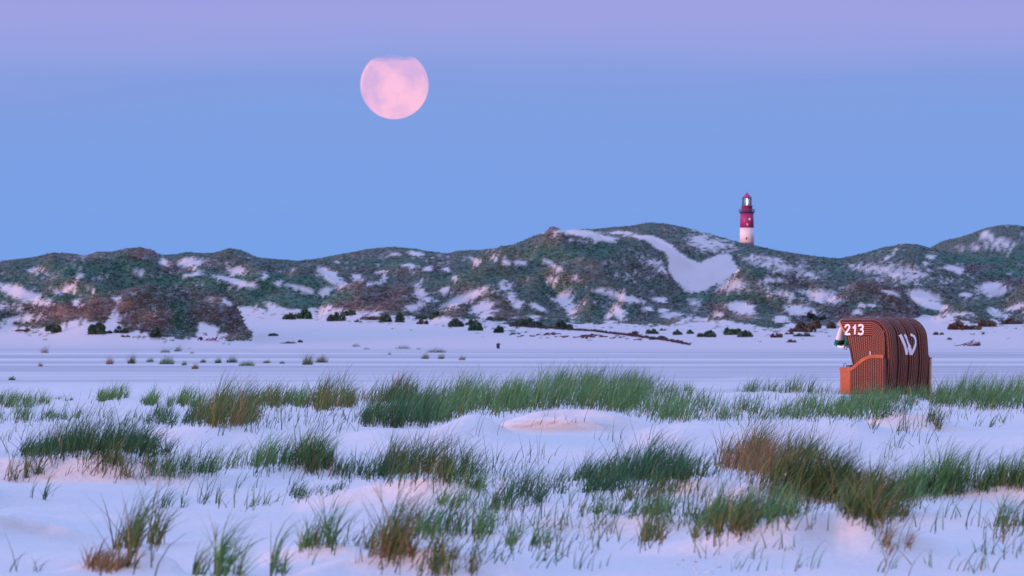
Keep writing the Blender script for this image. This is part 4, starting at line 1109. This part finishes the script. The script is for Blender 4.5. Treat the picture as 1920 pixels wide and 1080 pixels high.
def strokes(name, lines, to3d, parent=chair):
    """flat painted strokes: lines [(width, [(a, b), ...])]; to3d(a, b) -> local point"""
    V, Fa = [], []
    for wd, pts in lines:
        # resample
        q = []
        for i in range(len(pts) - 1):
            n_ = max(2, int(math.hypot(pts[i + 1][0] - pts[i][0], pts[i + 1][1] - pts[i][1]) / .02))
            for j in range(n_): f_ = j / n_; q.append((pts[i][0] + (pts[i + 1][0] - pts[i][0]) * f_, pts[i][1] + (pts[i + 1][1] - pts[i][1]) * f_))
        q.append(pts[-1]); b0 = len(V)
        for i, (a, b) in enumerate(q):
            p, n_ = q[max(i - 1, 0)], q[min(i + 1, len(q) - 1)]; tx, ty = n_[0] - p[0], n_[1] - p[1]; l_ = math.hypot(tx, ty) or 1
            ww = wd * .5 * (1 + .18 * math.sin(i * 2.4))
            V.append(to3d(a - ty / l_ * ww, b + tx / l_ * ww)); V.append(to3d(a + ty / l_ * ww, b - tx / l_ * ww))
        Fa += [(b0 + 2 * i, b0 + 2 * i + 1, b0 + 2 * i + 3, b0 + 2 * i + 2) for i in range(len(q) - 1)]
    o = mesh_obj(name, V, Fa, M_paint, parent)
    sol = o.modifiers.new('paint', 'SOLIDIFY'); sol.thickness = .006; sol.offset = 0
    return o
# digits, in metres on the side (a runs towards the back, b up)
def dig(pts, px, py): return [((px + x - 1588) / (kc * CSX), VZ(py + y)) for x, y in pts]
# column/row offsets of each stroke inside its digit (picture pixels)
two = [(1.0, 6.0), (1.8, 2.6), (4.6, 1.0), (7.8, 1.8), (9.0, 5.0), (7.6, 8.6), (4.2, 13.5), (1.0, 18.6), (10.2, 18.6)]
one = [(0.5, 7.0), (3.2, 4.8), (5.0, 1.2), (4.6, 8.0), (3.6, 18.8)]
three = [(.8, 3.4), (3.4, 1.0), (7.4, 1.4), (9.4, 4.6), (7.6, 8.2), (4.6, 9.2), (8.2, 10.2), (9.4, 14.0), (7.6, 18.0), (3.6, 18.8), (.4, 16.6)]
wd = .042
side3d = lambda a, b: loc(UX(1588) - a, -.022, b)
strokes('number_two', [(wd, dig(two, 1588, 608))], side3d)
strokes('number_one', [(wd, dig(one, 1602.5, 608))], side3d)
strokes('number_three', [(wd, dig(three, 1612, 608))], side3d)
# the W on the back, laid over the cords
def back3d(a, b):
    best = min(range(0, 201), key=lambda i: abs(back_at(.35 + .6 * i / 200)[1] - b)); s = .35 + .6 * best / 200
    u, v = back_at(s); n_ = back_norm(s)
    i = min(3, max(0, int(np.searchsorted(edges, a)) - 1)); f_ = min(1, max(0, (a - edges[i]) / (edges[i + 1] - edges[i])))
    lift = .065 * math.sin(math.pi * f_) ** .6 + .024
    return loc(u + n_[0] * max(lift, .050), a, b)
wl = lambda pts: [(WX(x - 1.5), VZ(y)) for x, y in pts]
strokes('letter', [(.078, wl([(1687.1, 627.5), (1690.5, 638.9), (1694, 650), (1696.5, 664.5)])), (.05, wl([(1696.5, 664.5), (1699.6, 657.6), (1702.5, 651)])),
                   (.078, wl([(1695.4, 627), (1699.6, 636.8), (1704.2, 648.6), (1706.5, 665.3)])), (.055, wl([(1706.5, 665.3), (1710.7, 655.5), (1714.9, 645), (1715.8, 638), (1713.5, 631), (1708.4, 627)]))], back3d)

# ------------------------------------------------------------------ litter bin
p = hit([934], [654])[0]; kb = p[1] / F
bn = empty('litter_bin', tuple(p)); tag(bn, 'dark blue wheeled litter bin standing alone on the far beach', 'litter bin')
M_bin = mat('dark_blue_plastic', (.012, .016, .055), .5)
hb = 10.2 * kb
def taper(w0, w1, d0, d1, za, zb, ox=0):
    v = [(-w0 + ox, -d0, za), (w0 + ox, -d0, za), (w0 + ox, d0, za), (-w0 + ox, d0, za), (-w1 + ox, -d1, zb), (w1 + ox, -d1, zb), (w1 + ox, d1, zb), (-w1 + ox, d1, zb)]
    return v, [(0, 3, 2, 1), (4, 5, 6, 7), (0, 1, 5, 4), (1, 2, 6, 5), (2, 3, 7, 6), (3, 0, 4, 7)]
mesh_obj('bin_body', *taper(.23, .29, .23, .30, .05, hb * .88), M_bin, bn)
mesh_obj('lid', *taper(.34, .30, .34, .30, hb * .885, hb, .04), M_bin, bn)
mesh_obj('handle', *tube([(.30, -.22, hb * .84), (.42, -.22, hb * .86), (.42, .22, hb * .86), (.30, .22, hb * .84)], .025, 6), M_bin, bn)
for y_ in (-.25, .25):
    v, f = tube([(.20, y_ - .03, .09), (.20, y_ + .03, .09)], .09, 12); mesh_obj('wheel', v, f, M_bin, bn)

# ------------------------------------------------------------------ driftwood heap, brush line
M_drift = vary(mat('dark_driftwood', (.060, .030, .036), .9), 3, .4)
p = hit([1815], [649])[0]; kd = p[1] / F
dr = empty('driftwood_heap', tuple(p)); tag(dr, 'dark driftwood heap with one branch sticking up, right of the chair', 'driftwood')
def stick(pts, r0, r1): return tube([((x - 1815) * kd, random.uniform(-.3, .3), (649 - y) * kd) for x, y in pts], [r0 + (r1 - r0) * i / (len(pts) - 1) for i in range(len(pts))], 6)
for pts, r0, r1 in [([(1791, 648.5), (1802, 646.5), (1811, 643.6), (1818, 641.5), (1826, 637.5)], .07, .06), ([(1788, 648.6), (1789.5, 645.5), (1790.4, 642)], .05, .02), ([(1800, 647), (1808, 645.2), (1816, 645.5), (1824, 643)], .08, .05),
                    ([(1806, 648), (1816, 645), (1826, 642.2), (1836, 641)], .09, .05), ([(1818, 648), (1828, 645), (1838, 642.5)], .12, .06), ([(1824, 648), (1832, 644.5), (1839, 645)], .14, .08), ([(1826, 647), (1838, 647)], .16, .12), ([(1813, 648), (1822, 646.5), (1834, 648)], .10, .08), ([(1819, 645), (1823, 640), (1827, 637)], .08, .05), ([(1828, 644), (1830, 641), (1829, 639.5)], .05, .02), ([(1834, 644), (1836, 641), (1838, 640)], .05, .02)]:
    mesh_obj('branch', *stick(pts, r0, r1), M_drift, dr, True)
line = [(958, 612), (1000, 614), (1040, 616.5), (1070, 619), (1110, 621), (1150, 626), (1190, 631), (1230, 636), (1262, 641), (1292, 647)]
M_brush = vary(mat('dark_brush', (.050, .030, .038), .9), 2, .4)
parts = []
LX = np.linspace(958, 1292, 520); LY = np.interp(LX, [q[0] for q in line], [q[1] for q in line]) + rng.normal(0, .4, len(LX))
PB = hit(LX, LY)
ref = PB[len(PB) // 2]
for q in PB:
    for _ in range(2):
        an = random.uniform(0, 6.28); l_ = random.uniform(.35, 1.1); e_ = random.uniform(0, .55)
        d_ = Vector((math.cos(an) * math.cos(e_), math.sin(an) * math.cos(e_), math.sin(e_))) * l_
        a = Vector(q - ref) + Vector((random.uniform(-.2, .2), random.uniform(-.4, .4), .04))
        parts.append(tube([a - d_ * .4 + Vector((0, 0, .1)), a + d_ * .6 + Vector((0, 0, .12))], [.09, .05], 4, True))
o = mesh_obj('brush_line', *joinvf(*parts), M_brush); o.location = ref
tag(o, 'long dark line of washed-up brush slanting across the upper beach', 'brushwood')
# scraps of wrack below the line
parts = []
for cx, cy, n in [(1105, 630, 26), (1095, 633, 12), (1020, 628, 8), (1040, 627, 8), (1058, 632, 6), (1160, 634, 6), (965, 627, 5), (1130, 631, 8), (990, 630, 5), (1190, 637, 5)]:
    for q in hit(rng.normal(cx, 9, n), rng.normal(cy, 1.2, n)):
        an = random.uniform(-.4, .4); l_ = random.uniform(.3, .9)
        d_ = Vector((math.cos(an), math.sin(an), .06)) * l_
        a = Vector(q) + Vector((0, 0, .08)); parts.append(tube([a - d_ * .5, a + d_ * .5], [.10, .06], 4))
tag(mesh_obj('wrack_scraps', *joinvf(*parts), M_drift), 'scraps of wrack strewn below the brush line', 'wrack', kind='stuff')

# ------------------------------------------------------------------ people on a blanket
M_skin = mat('skin', (.45, .26, .20), .6); M_hair = mat('dark_hair', (.03, .02, .02), .7)
M_wshirt = mat('white_top', (.80, .78, .80), .8); M_maroon = mat('maroon_clothes', (.10, .010, .028), .8); M_trous = mat('plum_trousers', (.14, .07, .12), .8); M_blank = vary(mat('pink_blanket', (.42, .16, .22), .9), 3, .2)
def skin(name, joints, links, m_, parent, sub=2):
    me = bpy.data.meshes.new(name); me.from_pydata([j[0] for j in joints], links, []); o = bpy.data.objects.new(name, me); C.objects.link(o); o.parent = parent
    md = o.modifiers.new('Skin', 'SKIN'); me.materials.append(m_)
    if not me.skin_vertices:
        bpy.context.view_layer.objects.active = o; 
    sv = me.skin_vertices[0].data if me.skin_vertices else None
    if sv is None:
        bm_ = bmesh.new(); bm_.from_mesh(me); bm_.verts.layers.skin.verify(); bm_.to_mesh(me); bm_.free(); sv = me.skin_vertices[0].data
    for i, j in enumerate(joints): sv[i].radius = (j[1], j[1]); sv[i].use_root = i == 0
    s_ = o.modifiers.new('Sub', 'SUBSURF'); s_.levels = sub; s_.render_levels = sub
    return o
def head(parent, c, hair_back):
    bm_ = bmesh.new(); bmesh.ops.create_uvsphere(bm_, u_segments=16, v_segments=12, radius=.105)
    for v_ in bm_.verts:
        v_.co.z *= 1.2
        if v_.co.x > .08 and abs(v_.co.y) < .03 and abs(v_.co.z) < .03: v_.co.x += .022     # nose
        if v_.co.z < -.06: v_.co.y *= .8
    me = bpy.data.meshes.new('head'); bm_.to_mesh(me); bm_.free(); me.materials.append(M_skin); o = bpy.data.objects.new('head', me); C.objects.link(o); o.parent = parent; o.location = c
    bm_ = bmesh.new(); bmesh.ops.create_uvsphere(bm_, u_segments=16, v_segments=12, radius=.122)
    kill = [v_ for v_ in bm_.verts if v_.co.x > .045 and v_.co.z < .06 or v_.co.z < -.10]
    bmesh.ops.delete(bm_, geom=kill, context='VERTS')
    for v_ in bm_.verts: v_.co.z *= 1.15; v_.co.x -= .012 + .3 * hair_back * max(0, -v_.co.z)
    me = bpy.data.meshes.new('hair'); bm_.to_mesh(me); bm_.free(); me.materials.append(M_hair); h_ = bpy.data.objects.new('hair', me); C.objects.link(h_); h_.parent = o
def sitter(px, rz, top, legs, lab, recline):
    p = hit([px], [638.2])[0]
    r_ = empty('person', (p[0], p[1], p[2] + .03), rz); tag(r_, lab, 'person', 'people sitting below the left dune')
    b = -recline
    skin('body', [((0, 0, .14), .15), ((b * .35, 0, .34), .145), ((b * .7, 0, .52), .165), ((b * .8, 0, .60), .06), ((b * .85, 0, .68), .055),
                  ((b * .7, .17, .55), .07), ((b * .7 + .06, .24, .32), .05), ((b * .4 + .22, .18, .18), .04), ((b * .4 + .30, .15, .16), .035),
                  ((b * .7, -.17, .55), .07), ((b * .7 + .06, -.24, .32), .05), ((b * .4 + .22, -.18, .18), .04), ((b * .4 + .30, -.15, .16), .035)],
         [(0, 1), (1, 2), (2, 3), (3, 4), (2, 5), (5, 6), (6, 7), (7, 8), (2, 9), (9, 10), (10, 11), (11, 12)], top, r_)
    skin('trousers', [((0, 0, .13), .14), ((.08, .1, .13), .10), ((.48, .12, .24 if recline < .1 else .34), .075), ((.84, .12, .08), .05), ((.94, .12, .10), .04), ((.08, -.1, .13), .10), ((.48, -.12, .20), .075), ((.86, -.12, .07), .05), ((.96, -.12, .10), .04)],
         [(0, 1), (1, 2), (2, 3), (3, 4), (0, 5), (5, 6), (6, 7), (7, 8)], legs, r_)
    head(r_, (b * .85 + .03, 0, .80), .25)
sitter(387.6, R(12), M_wshirt, M_trous, 'person in a white top sitting on a pink blanket facing right', .02)
sitter(404.5, R(172), M_maroon, M_maroon, 'person in dark maroon clothes sitting on the blanket facing left', .30)
p = hit([397], [638.8])[0]
bl = [[((i / 10 - .5) * 2.5, (j / 6 - .5) * 1.8, 0) for j in range(7)] for i in range(11)]
Vb = [q for r_ in bl for q in r_]; gz = ground_z(np.array([q[0] + p[0] for q in Vb]), np.array([q[1] + p[1] for q in Vb]))
o = mesh_obj('blanket', [(q[0], q[1], gz[i] - p[2] + .05 + .02 * random.random()) for i, q in enumerate(Vb)], [(i * 7 + j, (i + 1) * 7 + j, (i + 1) * 7 + j + 1, i * 7 + j + 1) for i in range(10) for j in range(6)], M_blank, None, True)
o.location = p; sol = o.modifiers.new('cloth', 'SOLIDIFY'); sol.thickness = .03
tag(o, 'pink blanket spread on sand under the two seated people', 'blanket')
p = hit([375], [638])[0]
M_bag = mat('navy_bag_cloth', (.012, .012, .040), .8)
bg_ = empty('slumped_bag', tuple(p)); tag(bg_, 'dark navy bag slumped on the sand left of the seated people', 'bag')
v, f = lathe([(.16, 0), (.26, .08), (.25, .30), (.17, .48), (.06, .56)], 12); mesh_obj('bag_body', [(a + .20 + c * .1, b * .8, c) for a, b, c in v], f, M_bag, bg_, True)
mesh_obj('flap', *tube([(.18, 0, .48), (.0, 0, .42), (-.2, .02, .26), (-.42, .02, .05)], [.14, .13, .11, .06], 8), M_bag, bg_, True)

# ------------------------------------------------------------------ shells
M_shell = vary(mat('bleached_shell', (.70, .66, .64), .35, .5), 30, .1)
parts = []
for q in hit(np.concatenate([rng.normal(1325, 30, 16), rng.normal(1285, 8, 5), rng.uniform(1200, 1480, 8)]), np.concatenate([rng.uniform(1054, 1076, 16), rng.uniform(1050, 1064, 5), rng.uniform(1045, 1078, 8)])):
    r_ = random.uniform(.004, .010); an = random.uniform(0, 6.28); tl = random.uniform(-.8, .8)
    v, f = lathe([(r_, 0), (r_ * .9, r_ * .35), (r_ * .55, r_ * .7), (r_ * .1, r_ * .85)], 8)
    mt = Matrix.Translation(Vector(q) + Vector((0, 0, r_ * .2))) @ Matrix.Rotation(an, 4, 'Z') @ Matrix.Rotation(tl, 4, 'X')
    parts.append(([mt @ Vector(a) for a in v], f))
tag(mesh_obj('shell_scatter', *joinvf(*parts), M_shell, None, True), 'small bleached shells scattered on the sand at the bottom', 'shells', kind='stuff')
